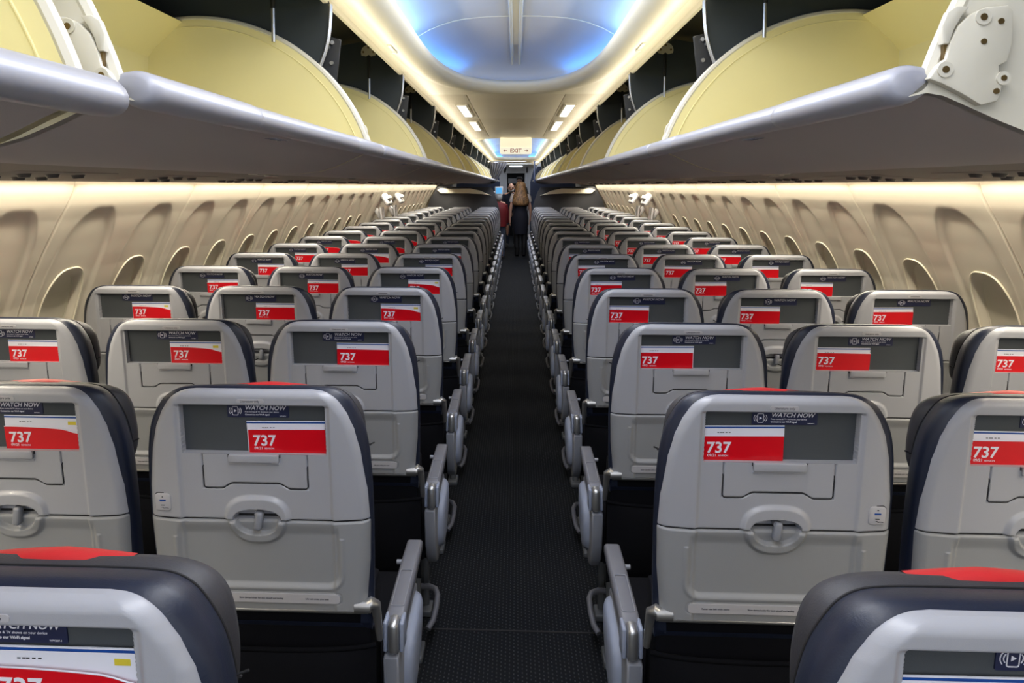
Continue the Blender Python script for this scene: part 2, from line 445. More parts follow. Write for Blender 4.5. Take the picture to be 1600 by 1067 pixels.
# ------------------------------------------------------------------ overhead bins
BL = 1.524; BY0 = .865; GAP = .012
def arc_profile():
    """(X,z) from lip up over the open bucket end and down its back"""
    pts = []
    for k in range(0, 25):
        a = R(163-(163-88)*k/24); pts.append((.945+.535*math.cos(a), 1.475+.535*math.sin(a)))
    pts += [(1.02, 2.005), (1.07, 1.975), (1.10, 1.92), (1.12, 1.80), (1.115, 1.68)]
    return pts
BOT = [(.412, 1.612), (.430, 1.616), (.447, 1.613), (.472, 1.602), (.505, 1.587), (.54, 1.573), (.58, 1.562), (.64, 1.555), (.75, 1.553), (.86, 1.560), (.95, 1.568), (1.02, 1.585), (1.08, 1.62), (1.115, 1.68)]
def bin_meshes(s):
    L = BL-GAP; out = {}
    # bucket: bottom skin outside + floor inside + back
    mb = MB()
    outer = BOT
    sk = [(s*x, z) for x, z in outer]
    mb.loft([[(p[0], y, p[1]) for p in sk] for y in (0, .02, L-.02, L)], cap=False, ring_closed=False)
    out['bin_underside'] = mb.mesh('bin_underside', BINOUT, True, 60)
    mb = MB(); inner = [(.425, 1.632), (.46, 1.628), (.50, 1.606), (.55, 1.586), (.62, 1.572), (.9, 1.580), (1.03, 1.60), (1.075, 1.66), (1.088, 1.80), (1.085, 1.90), (1.06, 1.93), (.98, 2.0)]
    mb.loft([[(s*x, y, z) for x, z in inner] for y in (.01, L-.01)], cap=False, ring_closed=False)
    out['bin_interior'] = mb.mesh('bin_interior', BINYEL, True, 35)
    # outer back
    for key, y0, y1 in (('near', 0, .016), ('far', L-.016, L)):
        poly = arc_profile()+BOT[::-1][1:]
        pl = [(s*x, z) for x, z in poly]
        mb = MB(); mb.prism(pl, 'y', y0, y1)
        # rim bead along the arc
        ym = (y0+y1)/2
        mb.tube([(s*x, ym, z) for x, z in arc_profile()[:26]], .0095, 8, mi=1)
        # thin parallel line inside the edge
        if key == 'far': mb.tube([(s*(x+(.945-x)*.045), y0-.0005, z+(1.475-z)*.045) for x, z in arc_profile()[:26]], .0016, 6, mi=0)
        out['end_'+key] = mb.mesh('end_plate', [BINYEL if key == 'far' else BINWH, BINWH], True, 40)
    # lip: rounded bar with cap sections
    def lipring(y, g):
        R_ = []
        for k in range(20):
            a = 2*math.pi*k/20
            x = .412+(.026+g)*math.cos(a); z = 1.626+(.020+g)*math.sin(a)
            # lean the section outward like the photo's rolled handle
            R_.append((s*(x+.25*(z-1.622)), y, z))
        return R_
    mb = MB(); mb.loft([lipring(y, 0) for y in (.36, L-.36)], cap=True); out['lip'] = mb.mesh('lip', BINLIP, True, 50)
    for key, ya, yb in (('a', 0, .375), ('b', L-.375, L)):
        mb = MB(); mb.loft([lipring(ya, -.008), lipring(ya+.004, -.002), lipring(ya+.02, .0015), lipring(yb-.02, .0015), lipring(yb-.004, .001), lipring(yb, -.003)], cap=True)
        out['cap_'+key] = mb.mesh('lip_cap', BINLIP, True, 50)
    # latch mechanism on the outer face of the near end
    mb = MB()
    poly = [(.545,1.70),(.56,1.685),(.535,1.655),(.50,1.648),(.478,1.660),(.470,1.655),(.468,1.672),(.482,1.682),(.487,1.70),(.495,1.718),(.512,1.730),(.53,1.734),(.546,1.73)]
    poly = [(.447,1.655),(.455,1.668),(.463,1.675),(.466,1.690),(.474,1.708),(.486,1.720),(.500,1.726),(.522,1.728),(.527,1.722),(.528,1.690),(.524,1.672),(.516,1.668),(.517,1.660),(.521,1.652),(.519,1.640),(.516,1.632),(.500,1.628),(.480,1.640),(.460,1.650)]
    mb.prism([(s*x, z) for x, z in poly], 'y', -.0005, -.012, r=.002)
    for x, z, r_ in ((.497,1.716,.006),(.462,1.664,.006),(.520,1.655,.005)):
        mb.cyl((s*x, -.0115, z), (s*x, -.014, z), r_+.002, n=16); mb.cyl((s*x, -.0135, z), (s*x, -.0148, z), r_*.6, n=12, mi=1)
    for x, z in ((.515,1.712),(.499,1.692),(.514,1.642)): mb.cyl((s*x, -.0115, z), (s*x, -.0135, z), .003, n=12, mi=1)
    hook = [(.459,1.690),(.458,1.708),(.463,1.722),(.472,1.728),(.484,1.727),(.476,1.716),(.470,1.704),(.466,1.690)]
    mb.prism([(s*x, z) for x, z in hook], 'y', -.001, -.011, r=.0015)
    mb.box((s*.4645, -.004, 1.682), (.004, .006, .02), mi=1)
    mb.v = [(x-s*.021, y, z-.026) for x, y, z in mb.v]
    out['latch'] = mb.mesh('latch', [BINWH, BRASS], True, 40)
    # row placard printed on the far cap
    return out
BM = {s: bin_meshes(s) for s in (-1, 1)}
def placard(s, k):
    mb = MB(); row = 28-2*k
    # small dark row numbers printed on the underside of the rolled lip
    txt = '%d ABC' % row if s < 0 else 'DEF %d' % row
    M_ = Matrix.Translation((s*.405, .43 if s < 0 else .47, 1.5968)) @ Matrix.Rotation(R(90), 4, 'Z') @ Matrix.Rotation(R(180), 4, 'X')
    if s > 0: M_ = Matrix.Translation((s*.405, .43, 1.5968)) @ Matrix.Rotation(R(-90), 4, 'Z') @ Matrix.Rotation(R(180), 4, 'X') @ Matrix.Translation((-.1,0,0))
    mb.text(txt, .024, M_, 0, .0006, extrude=.0003)
    return mb.mesh('row_placard', DECAL, False)
NB = 12
for s, sn in ((-1, 'left'), (1, 'right')):
    for k in range(-1 if s < 0 else 0, NB):
        y = BY0+k*BL; z = 0; x = 0
        if k == -1: z = -.017; y -= .058; x = .004
        idx = k+1 if s < 0 else k
        seen = 'rows of seats' 
        lab = 'open pivoting overhead bin with pale yellow inside on the %s, %s from the camera' % (sn, ORD[idx])
        if idx == 0: lab = 'open overhead bin nearest the camera at the upper %s edge' % sn
        e = empty('overhead_bin', (x, y, z), lab, 'overhead bin', 'open overhead bins')
        m = BM[s]
        put('bin_underside', m['bin_underside'], e); put('bin_interior', m['bin_interior'], e)
        put('end_plate', m['end_near'], e); put('end_plate', m['end_far'], e)
        lp = put('lip', m['lip'], e); put('lip_cap', m['cap_a'], lp); put('lip_cap', m['cap_b'], lp)
        if k < 2: put('latch', m['latch'], e)
        if k < 4: put('row_placard', placard(s, k), e)
# dark dividers with a silver edge, struts and brackets
for s, sn in ((-1, 'left'), (1, 'right')):
    dv = MB()
    fr = [(.567, 2.13)]+[(.545+.0*k, 2.05) for k in range(1)]+[(.5465, 2.02), (.549, 1.985), (.554, 1.95), (.563, 1.915), (.576, 1.88), (.594, 1.848), (.617, 1.818), (.65, 1.79), (.70, 1.76)]
    poly = [(s*x, z) for x, z in fr]+[(s*1.30, 1.76), (s*1.40, 1.95), (s*1.1, 2.15), (s*.75, 2.21)]
    dv.prism(poly, 'y', -.0045, .0045)
    dvm = dv.mesh('divider_plate', SLATE, True, 30)
    ed = MB(); ed.tube([(s*(x-.003), -.007, z) for x, z in fr[1:]], .0038, 8); ed.tube([(s*(x-.003), .007, z) for x, z in fr[1:]], .0038, 8)
    edm = ed.mesh('silver_edge', SILVER)
    bo = MB()
    bo.prism([(s*x, z) for x, z in ((.52,1.955),(.56,1.965),(.66,1.93),(.70,1.80),(.56,1.80),(.535,1.83))], 'y', .03, .04, mi=1, r=.003)
    for x, z in ((.545,1.945),(.558,1.932),(.567,1.945),(.548,1.885),(.585,1.862),(.562,1.850)): bo.cyl((s*x, .03, z), (s*x, .022, z), .006, n=10)
    for k in range(8):
        pass
    bom = bo.mesh('hinge_plate', [SILVER, BLACKP])
    st = MB(); st.cyl((s*.70, 0, 2.15), (s*.70, 0, 2.03), .007, n=10)
    stm = st.mesh('strut_rod', BLACKP); st2 = MB(); st2.cyl((s*.70, 0, 2.04), (s*.70, 0, 1.935), .0055, n=10); st2m = st2.mesh('strut_lit_half', SILVER)  # silver stands in for light falling on the strut's lower half
    bk = MB(); poly = [(s*.70+.036*math.cos(R(a)), 2.150+.036*math.sin(R(a))) for a in range(-20, 201, 20)]+[(s*.70-.012, 2.133), (s*.70, 2.141), (s*.70+.012, 2.133)]
    bk.prism(poly, 'y', -.006, -.012)
    for a in (0, 90, 180): bk.cyl((s*.70+.024*math.cos(R(a)), -.012, 2.153+.02*math.sin(R(a))), (s*.70+.024*math.cos(R(a)), -.015, 2.153+.02*math.sin(R(a))), .005, n=10, mi=1)
    bkm = bk.mesh('strut_bracket', [mat('nickel_bracket', (190,184,170), .4, .3), BRASS])
    for k in range(0, NB):
        y = BY0+k*BL-.006
        e = empty('bin_divider', (0, y, 0), 'dark slate divider plate with curved silver edge above the %s bins, %s from the camera' % (sn, ORD[k]), 'divider', 'divider plates above the bins')
        put('divider_plate', dvm, e); put('silver_edge', edm, e)
        if k < 6: put('hinge_plate', bom, e)
        e = empty('support_strut', (0, y+BL-.05, 0), 'black support strut under a nickel half-round bracket above %s bins, %s from camera' % (sn, ORD[k]), 'strut', 'support struts above the bins')
        put('strut_rod', stm, e); put('strut_lit_half', st2m, e); put('strut_bracket', bkm, e)
# passenger service units
ps = MB(); ps.box((0, 0, 0), (.20, .46, .010), r=.004)
for dx, dy in ((-.05, -.1), (-.05, 0), (-.05, .1), (.04, -.12), (.04, 0), (.04, .12)): ps.cyl((dx, dy, -.004), (dx, dy, -.014), .018, .013, n=14, mi=1)
psm = ps.mesh('unit_body', [PSUM, mat('nozzle_dark', (78,74,72), .5)])
hg = MB(); hg.box((0, 0, 0), (.035, .22, .006), r=.002); hg.box((.02, .05, -.005), (.02, .12, .005), r=.002)
hgm = hg.mesh('bin_strap', BINWH)
for s, sn in ((-1, 'left'), (1, 'right')):
    for k in range(0, 15):
        o = put('service_unit', psm, loc=(s*1.22, 2.0+.762*k, 1.5505)); o.rotation_euler.y = s*R(4)
        tag(o, 'grey passenger service unit with air nozzles above the %s seats, %s from the camera' % (sn, ORD[k]), 'service unit', 'passenger service units')
    for k in range(0, 7):
        o = put('bin_strap', hgm, loc=(s*.955, 3.0+BL*k, 1.562))
        tag(o, 'flat white hinge strap under the %s bins, %s from the camera' % (sn, ORD[k]), 'strap', 'hinge straps under the bins')

# ------------------------------------------------------------------ seats
ZT = 1.132; TOTT = .454; REC = .105
def W(t): return np.interp(t, [0, .0015, .004, .009, .016, .026, .045, .075, .12, .2, .26, .35, .454], [.112, .128, .139, .150, .160, .169, .182, .196, .2075, .2175, .2195, .217, .208])
def flap_bottom(u): return .198-.011*sstep(.068, .044, np.abs(u))
def relief(u, t):
    au = np.abs(u); h = np.zeros_like(u); w_ = W(t)
    # roll of the rim
    ed = np.minimum((w_-au), t*1.6+.0005); Rr = .020
    e = np.clip(ed, 0, Rr); h -= Rr-np.sqrt(np.maximum(Rr*Rr-(Rr-e)**2, 0))
    h -= .16*np.clip(au-.150, 0, 1)*sstep(.0, .03, t)
    h += .003*sstep(.152, .144, au)*0
    h -= .006*np.exp(-((au-.150)/.004)**2)*0
    # raised top bar / central zone sits slightly inside the side columns
    cen = sstep(.152, .144, au)
    h -= .0045*cen*sstep(.026, .032, t)
    # pocket opening
    inside = np.minimum(.1407-au, np.minimum(t-.027, .1265-t))
    h -= .025*sstep(0, .0022, inside)
    # flap joint
    tb = flap_bottom(u); sd = np.maximum(au-.1025, t-tb)
    g = np.exp(-(np.minimum(np.abs(sd), 1)/.0011)**2)*(t > .127)
    h -= .0055*g
    # raised shoulder under the flap joint
    dd = t-tb; h += .0022*sstep(.0015, .004, dd)*sstep(.085, .105, .205-dd)*sstep(.135, .11, au)*0
    # seam and arch
    up = t < .263
    q1 = ((au/.064)**2.8+(np.clip(.270-t, 0, 1)/.056)**2.8)**(1/2.8)
    q0 = ((au/.047)**2.8+(np.clip(.270-t, 0, 1)/.029)**2.8)**(1/2.8)
    h += np.where(up, .0075*sstep(1.06, .90, q1), 0)
    h -= np.where(up, .024*sstep(1.04, .96, q0), 0)
    qa = ((au/.055)**2.4+(np.clip(t-.256, 0, 1)/.054)**2.4)**(1/2.4)
    qb = ((au/.0425)**2.4+(np.clip(t-.256, 0, 1)/.037)**2.4)**(1/2.4)
    h += np.where(~up, .0085*sstep(1.10, .94, qa), 0)
    h -= np.where(~up, .0125*sstep(1.04, .90, qb), 0)
    h -= .006*np.exp(-((t-.263)/.0013)**2)*(au > .047)
    # tray stands a little proud, softened upper edge
    h += np.where(~up, .0035*sstep(.263, .268, t), 0)
    # lower U recess
    ins = np.minimum(.162-au, .405-t); rr = .03
    cx = np.clip(au-(.162-rr), 0, 1); cz = np.clip(t-(.405-rr), 0, 1)
    ins = np.where((cx > 0) & (cz > 0), rr-np.sqrt(cx*cx+cz*cz), ins)
    h -= np.where(t > .268, .0055*sstep(0, .009, ins)*sstep(.268, .295, t), 0)
    h += np.where(t > .3, .0022*np.exp(-((ins+.003)/.004)**2), 0)
    # placard frame
    fx, fz = .160, .0115; sx_ = au-fx+.008; sz_ = np.abs(t-.427)-fz+.008
    sdp = np.sqrt(np.clip(sx_, 0, 1)**2+np.clip(sz_, 0, 1)**2)+np.minimum(np.maximum(sx_, sz_), 0)-.008
    h -= .0018*np.exp(-(sdp/.0012)**2)
    # socket frame seat is separate
    return h
def shell_grid(res, tlo, thi, sel, name, matl, skirt=True):
    nt = max(2, int((thi-tlo)/res)); 
    ts = np.linspace(tlo, thi, nt+1)
    if tlo == 0: ts = np.unique(np.concatenate([[0, .0007, .0015, .003, .005, .0075, .0105, .014, .018, .0225], ts[ts > .0225]]))
    ss = np.linspace(-1, 1, int(.427/res)+1)
    ss = np.unique(np.concatenate([ss, [-.999, -.995, -.988, -.978, .978, .988, .995, .999]]))
    S, T = np.meshgrid(ss, ts); U = S*W(T)
    H = relief(U, T)
    V = np.stack([U, REC*T-H, ZT-T], -1)
    nr, nc = S.shape
    Uc = (U[:-1, :-1]+U[1:, 1:])/2; Tc = (T[:-1, :-1]+T[1:, 1:])/2
    keep = sel(Uc, Tc)
    idx = np.arange(nr*nc).reshape(nr, nc)
    q = np.stack([idx[:-1, :-1], idx[:-1, 1:], idx[1:, 1:], idx[1:, :-1]], -1)[keep]
    used = np.unique(q); remap = -np.ones(nr*nc, int); remap[used] = np.arange(len(used))
    mb = MB(); mb.add(V.reshape(-1, 3)[used].tolist(), remap[q].tolist())
    if skirt:
        path = [V[i, 0] for i in range(nr-1, -1, -1)]+[V[0, j] for j in range(1, nc)]+[V[i, nc-1] for i in range(1, nr)]
        if tlo > 0: path = None
        if path:
            mb.loft([[tuple(p) for p in path], [(p[0], p[1]+.012, p[2]) for p in path]], cap=False, ring_closed=False)
        else:
            for col in (0, nc-1):
                pth = [V[i, col] for i in range(nr)]
                mb.loft([[tuple(p) for p in pth], [(p[0], p[1]+.012, p[2]) for p in pth]], cap=False, ring_closed=False)
            pth = [V[nr-1, j] for j in range(nc)]
            mb.loft([[tuple(p) for p in pth], [(p[0], p[1]+.05, p[2]+.003) for p in pth]], cap=False, ring_closed=False)
    me = mb.mesh(name, matl, True, 55)
    # keep the relief normals pointing to the camera
    return me
def SP(u, t, out=0): return Vector((u, REC*t-out, ZT-t))
UP = Matrix(((1,0,0,0),(0,0,-1,0),(0,1,0,0),(0,0,0,1)))   # text plane -> facing -Y, upright
def tm(u, t, out): return Matrix.Translation(SP(u, t, out)) @ Matrix.Rotation(math.atan(REC), 4, 'X') @ UP
def rr_poly(w_, h_, r, cx=0, cz=0, n=5):
    pts = []
    for qx, qz, a0 in ((1, 1, 0), (-1, 1, 90), (-1, -1, 180), (1, -1, 270)):
        for k in range(n+1):
            a = R(a0+90*k/n); pts.append((cx+qx*(w_/2-r)+r*math.cos(a), cz+qz*(h_/2-r)+r*math.sin(a)))
    return pts
def plate(mb, u, t, w_, h_, r, o0, o1, mi=0, bev=0):
    """rounded plate lying on the seat back at (u, t)"""
    poly = rr_poly(w_, h_, r)
    def ring(o, k): return [SP(u+x*k, t-z*k, o) for x, z in poly]
    if bev: mb.loft([ring(o0, 1), ring(o1-bev, 1), ring(o1-bev*.3, 1-bev*.6/min(w_, h_)), ring(o1, 1-bev*2/min(w_, h_))], mi)
    else: mb.loft([ring(o0, 1), ring(o1, 1)], mi)
def outline(prof, zt, off=0):
    """prof: (t, halfwidth); returns closed ring in (x,z)"""
    P4 = [prof[0]]+list(prof)+[prof[-1]]; sm_ = []
    for i in range(1, len(P4)-2):
        p0, p1, p2, p3 = [np.array(q) for q in P4[i-1:i+3]]
        for u_ in (0, .25, .5, .75):
            sm_.append(tuple(.5*((2*p1)+(p2-p0)*u_+(2*p0-5*p1+4*p2-p3)*u_*u_+(3*p1-p0-3*p2+p3)*u_**3)))
    prof = sm_+[prof[-1]]
    L_ = [(-w_, zt-t) for t, w_ in reversed(prof)]; R_ = [(w_, zt-t) for t, w_ in prof]
    pts = L_+R_
    if off:
        out = []; n = len(pts)
        for i in range(n):
            a = Vector(pts[i-1]); b = Vector(pts[i]); c = Vector(pts[(i+1) % n])
            e = c-a; nn = Vector((-e.y, e.x)); nn.normalize(); out.append(tuple(b+nn*off))
        return out
    return pts
CUSH = [(-.002,.07),(-.001,.12),(.003,.150),(.0145,.172),(.033,.188),(.063,.204),(.095,.213),(.14,.219),(.21,.222),(.3,.222),(.42,.219),(.51,.214)]
HEAD = [(.022,.06),(.023,.11),(.028,.143),(.039,.166),(.056,.180),(.078,.187),(.115,.191),(.150,.190),(.175,.183),(.190,.165)]
def cushion_mesh(prof, ys, mtl, name):
    mb = MB(); rings = []
    for y, off in ys:
        rings.append([(x, y+REC*(ZT-z), z) for x, z in outline(prof, ZT, off)])
    mb.loft(rings, cap=False); n_ = len(rings[-1]); mb.f.append(tuple((len(rings)-1)*n_+j for j in range(n_))); mb.m.append(0)
    return mb.mesh(name, mtl, True, 70)
CACHE = {}
def get(key, fn):
    if key not in CACHE: CACHE[key] = fn()
    return CACHE[key]
def build_lining(detail):
    mb = MB(); 
    mb.add([SP(-.1405, .0265, -.0205), SP(.1405, .0265, -.0205), SP(.1405, .127, -.0205), SP(-.1405, .127, -.0205)], [(0, 1, 2, 3)])
    return mb.mesh('pocket_lining', LINING, False)
def build_watch(detail):
    mb = MB(); o = -.0184
    poly = rr_poly(.120, .0255, .002); mb.loft([[SP(.008+x, .0435-z, oo) for x, z in poly] for oo in (-.0205, -.0187)], 0)
    if detail > 0:
        mb.text('WATCH NOW', .0118, tm(-.0175, .0410, o), 1, .00018, shear=.25, extrude=.0002)
    if detail > 1:
        mb.text('Free movies & TV shows on your device', .0040, tm(-.0175, .0465, o), 1, 0, extrude=.0002)
        mb.text('Connect to our Wi-Fi signal', .0042, tm(-.0175, .0520, o), 1, .0001, extrude=.0002)
        mb.text('WP92807-1', .0026, tm(.050, .0540, o), 1, 0, extrude=.0002)
    cu, ct = -.0365, .0435
    mb.tube([SP(cu+x, ct-z, o) for x, z in rr_poly(.011, .017, .002)], .0006, 5, mi=1, closed=True)
    mb.add([SP(cu-.002, ct-.003, o), SP(cu+.003, ct, o), SP(cu-.002, ct+.003, o)], [(0, 1, 2)], 1)
    for sgn in (-1, 1):
        for r_ in (.0088, .0120):
            mb.tube([SP(cu+sgn*r_*math.cos(R(a)), ct-r_*.85*math.sin(R(a)), o) for a in range(-36, 37, 12)], .0006, 5, mi=1)
    return mb.mesh('watch_placard', [DECNAVY, DECW], False)
def build_litplaque(detail):
    mb = MB(); plate(mb, 0, .0185, .052, .0078, .0035, -.0015, .0014, 0)
    if detail > 1: mb.text('Literature only', .0062, tm(0, .0205, .0016), 1, 0.00004, 'CENTER', extrude=.0002)
    else: plate(mb, 0, .0185, .034, .0018, .0005, .0012, .0016, 1)
    return mb.mesh('literature_plaque', [PLQ, DECAL], True, 30)
def build_flap(res):
    me = shell_grid(res, .1270, .200, lambda u, t: (np.abs(u) < .1022) & (t < flap_bottom(u)), 'pocket_flap', SHELL, False)
    return me
def build_gap():
    mb = MB(); us = np.linspace(-.1024, .1024, 60); b = [(float(u), float(flap_bottom(u))) for u in us]
    pts = [(-.1024, .128), (-.1024, .155), (-.1024, .18), (-.1024, .192), (-.0995, .1972)]+b[2:-2]+[(.0995, .1972), (.1024, .192), (.1024, .18), (.1024, .155), (.1024, .128)]
    mb.tube([SP(u, t, float(relief(np.array([u*.93]), np.array([t-.004]))[0])-.0008) for u, t in pts], .0010, 5)
    return mb.mesh('flap_gap', DARKG)
def build_seam(q):
    mb = MB(); mb.tube([SP(q*u, .2628, float(relief(np.array([u]), np.array([.255]))[0])-.0022) for u in np.linspace(.066, .214, 14)], .0012, 5)
    return mb.mesh('tray_gap', DARKG)
def build_tab():
    mb = MB(); plate(mb, 0, .1345, .098, .0170, .004, -.008, .0040, 0, .0025)
    mb.box(SP(0, .1460, -.0042), (.098, .003, .0046), r=.001)
    for sgn in (-1, 1): mb.box(SP(sgn*.0505, .1300, -.0035), (.0012, .003, .006), mi=1)
    return mb.mesh('flap_tab', [SHELL, DARKG], True, 40)
def build_latch():
    mb = MB(); rot = Matrix.Rotation(R(8), 3, 'Y')
    mb.box(SP(.003, .2635, -.002), (.0155, .018, .038), rot=rot, r=.006, seg=4)
    mb.cyl(SP(.001, .250, .000), SP(.001, .250, -.02), .006)
    return mb.mesh('tray_latch', ARMS, True, 40)
def build_latch_slot():
    mb = MB(); mb.box(SP(0, .2600, -.0225), (.092, .004, .006)); return mb.mesh('latch_slot', DARKG, False)
def build_socket(sd, detail):
    mb = MB(); u = sd*.186; t = .229
    plate(mb, u, t, .034, .0385, .007, -.009, -.0055, 1); plate(mb, u, t, .031, .036, .006, -.008, -.0015, 0, .0015)
    plate(mb, u, t-.004, .012, .0032, .0005, -.002, -.0010, 2)
    plate(mb, u, t-.0115, .003, .0018, .0005, -.002, -.0010, 1); plate(mb, u, t+.006, .008, .001, .0003, -.002, -.0010, 1)
    mb.tube([SP(u+x, t+z, -.001) for x, z in ((-.003, .011), (0, .0095), (.001, .0125), (.006, .0115), (.011, .0125))], .0004, 5, mi=1)
    return mb.mesh('power_socket', [PLQ, DARKG, CARDB], True, 40)
def build_placard(detail):
    mb = MB(); plate(mb, 0, .427, .314, .0195, .006, .0008, .0042, 0)
    if detail > 1:
        for txt, u in (('Fasten seat belt while seated', -.105), ('Stow device holder for taxi, takeoff and landing', 0), ('Life vest under your seat', .112)):
            mb.text(txt, .0046, tm(u, .4285, .0045), 1, .00005, 'CENTER', extrude=.0002)
    else:
        for u, l in ((-.105, .06), (0, .10), (.11, .055)): plate(mb, u, .427, l, .0014, .0005, .004, .0044, 1)
    return mb.mesh('instruction_placard', [PLQ, DECAL], False)
def build_rail():
    mb = MB(); mb.cyl(SP(-.21, .461, -.012), SP(.21, .461, -.012), .0052); return mb.mesh('lower_rail', SILVER)
def build_bracket(sd):
    mb = MB()
    mb.cyl(SP(sd*.184, .449, -.010), SP(sd*.216, .449, -.010), .0125, n=18)
    mb.tube([SP(sd*.206, .449, -.012), SP(sd*.217, .441, -.013), SP(sd*.2235, .448, -.018), SP(sd*.2255, .48, -.026), SP(sd*.2255, .54, -.043)], [.012, .0125, .011, .009, .007], 12)
    return mb.mesh('hinge_bracket', SILVER, True, 60)
def build_backlow():
    mb = MB()
    poly = [(.075, .690), (.070, .66), (.080, .52), (.10, .46), (.13, .44), (.19, .44), (.185, .70)]
    mb.prism([(y, z) for y, z in poly], 'x', -.214, .214, r=.012)
    return mb.mesh('seat_back_base', BLACKF, True, 40)
def build_pocket():
    mb = MB(); n = 25; xs = np.linspace(-.222, .222, n)
    rows = []
    for z, o, sag in ((.595, .012, .010), (.588, .022, .012), (.56, .034, .008), (.48, .050, 0), (.40, .045, 0), (.35, .02, 0), (.345, -.02, 0)):
        rows.append([(x, .075-o*(1-(abs(x)/.222)**6)+.01*(.595-z), z-sag*(1-(x/.222)**2)) for x in xs])
    mb.loft(rows, cap=False, ring_closed=False)
    mb.tube([(p[0], p[1]-.002, p[2]) for p in rows[0]], .005, 8)
    return mb.mesh('lower_pocket', MESHP, True, 60)
def build_pan():
    mb = MB(); mb.box((0, .40, .425), (.450, .47, .11), r=.035, seg=4); return mb.mesh('seat_cushion', BLACKF, True, 60)
def build_frame():
    mb = MB()
    for y in (.26, .52): mb.cyl((-.240, y, .345), (.240, y, .345), .022)
    mb.box((0, .39, .36), (.44, .40, .03), r=.01)
    return mb.mesh('seat_frame', BLACKF)
LEGM = mat('leg_dark_grey', (84,87,92), .45)
def build_leg(sd):
    mb = MB(); x = sd*.185
    mb.tube([(x, .27, .35), (x, .25, .20), (x, .235, .02)], .015, 10); mb.box((x, .24, .012), (.05, .10, .024), r=.006)
    return mb.mesh('leg', LEGM)
def build_leg2(sd):
    mb = MB(); x = sd*.185
    mb.tube([(x, .50, .35), (x, .51, .20), (x, .52, .02)], .013, 10); mb.box((x, .51, .012), (.05, .08, .024), r=.006)
    return mb.mesh('leg', LEGM)
def build_bar(sd):
    mb = MB(); p = [(sd*-.2, .45, .125), (sd*.16, .45, .125), (sd*.205, .448, .127), (sd*.228, .435, .125), (sd*.238, .41, .117), (sd*.238, .36, .100), (sd*.232, .31, .080), (sd*.218, .285, .066)]
    mb.tube(p, .010, 10); return mb.mesh('luggage_bar', ARMT)
def build_arm(sd):
    mb = MB(); x = sd*.2475
    rings = []
    for y, z, wd, ht in ((.165, .585, .040, .020), (.172, .588, .043, .034), (.20, .590, .044, .036), (.40, .600, .042, .032), (.505, .604, .040, .028), (.517, .602, .034, .018)):
        rings.append([(x+px, y, z+pz) for px, pz in rr_poly(wd, ht, min(ht, wd)*.28)])
    mb.loft(rings)
    me1 = mb.mesh('armrest', ARMT, True, 50)
    mb = MB()
    pts = [(x+px, .275+py) for px, py in rr_poly(.028, .15, .006)]
    mb.tube([(a, b, .6085+(b-.20)*.0475) for a, b in pts], .0011, 6, closed=True)
    mb.cyl((x-sd*.02, .42, .600), (x-sd*.034, .42, .600), .006)
    me2 = mb.mesh('arm_pad_outline', ARMS)
    return me1, me2
def build_armhinge(sd):
    mb = MB(); x = sd*.2475
    mb.box((x, .150, .572), (.024, .046, .070), r=.010, seg=4)
    me1 = mb.mesh('arm_hinge', SILVER, True, 50)
    mb = MB()
    for q in (-1, 1): mb.box((x+q*.0175, .160, .572), (.0095, .050, .066), r=.0045, seg=3)
    return me1, mb.mesh('hinge_cheeks', ARML, True, 50)
def build_shroud(sd):
    mb = MB(); x = sd*.2475
    poly = [(.128, .530), (.130, .47), (.140, .42), (.160, .375), (.195, .340), (.24, .325), (.29, .338), (.36, .39), (.43, .465), (.455, .51), (.45, .532), (.42, .542), (.30, .545), (.18, .545)]
    mb.prism(poly, 'x', x-.021, x+.012, r=.006) if sd > 0 else mb.prism(poly, 'x', x+.021, x-.012, r=.006)
    me1 = mb.mesh('side_shroud', ARMS, True, 50)
    mb = MB(); c = Vector((.32, .45))
    base = [(.215, .46), (.215, .42), (.230, .385), (.26, .365), (.30, .378), (.36, .425), (.415, .485), (.425, .510), (.415, .524), (.39, .528), (.30, .522), (.24, .510), (.22, .490)]
    def ring(k, o): return [(x+sd*o, c.x+(p[0]-c.x)*k, c.y+(p[1]-c.y)*k) for p in base]
    mb.loft([ring(1.06, .008), ring(1.03, .018), ring(.97, .026), ring(.86, .031), ring(.5, .034)])
    me2 = mb.mesh('shroud_panel', ARML, True, 50)
    return me1, me2
def build_redpatch():
    mb = MB(); rings = []
    for y, off in ((.112, -.010), (.118, .0030), (.132, .0050), (.147, .002), (.158, -.008), (.165, -.03), (.167, -.10), (.167, -.16)):
        zt = ZT-.0182+off
        rings.append([(x, y+REC*.0, zt-.0035*(abs(x)/.09)**2-.004*(abs(x)/.09)) for x in np.linspace(-.080, .080, 9)])
    mb.loft(rings, cap=False, ring_closed=False); return mb.mesh('red_stripe', RED, True, 60)
def build_stitch():
    mb = MB(); pts = outline([p for p in CUSH if p[0] < .15], ZT, -.0125)
    P_ = [Vector((x, .0885+REC*(ZT-z), z)) for x, z in pts]
    mb.tube(P_, .0016, 6)
    # stitches
    for k in range(len(P_)-1):
        a, b = P_[k], P_[k+1]; m = max(1, int((b-a).length/.0075))
        for q in range(m):
            c = a.lerp(b, (q+.5)/m); mb.tube([c+Vector((0, -.006, 0)), c+Vector((0, -.009, .0003))], .0017, 5)
    return mb.mesh('stitching', DARKG)
def build_midarm(sd):
    mb = MB(); mb.box((sd*.233, .34, .600), (.016, .32, .035), r=.006); return mb.mesh('inner_armrest', ARMT)

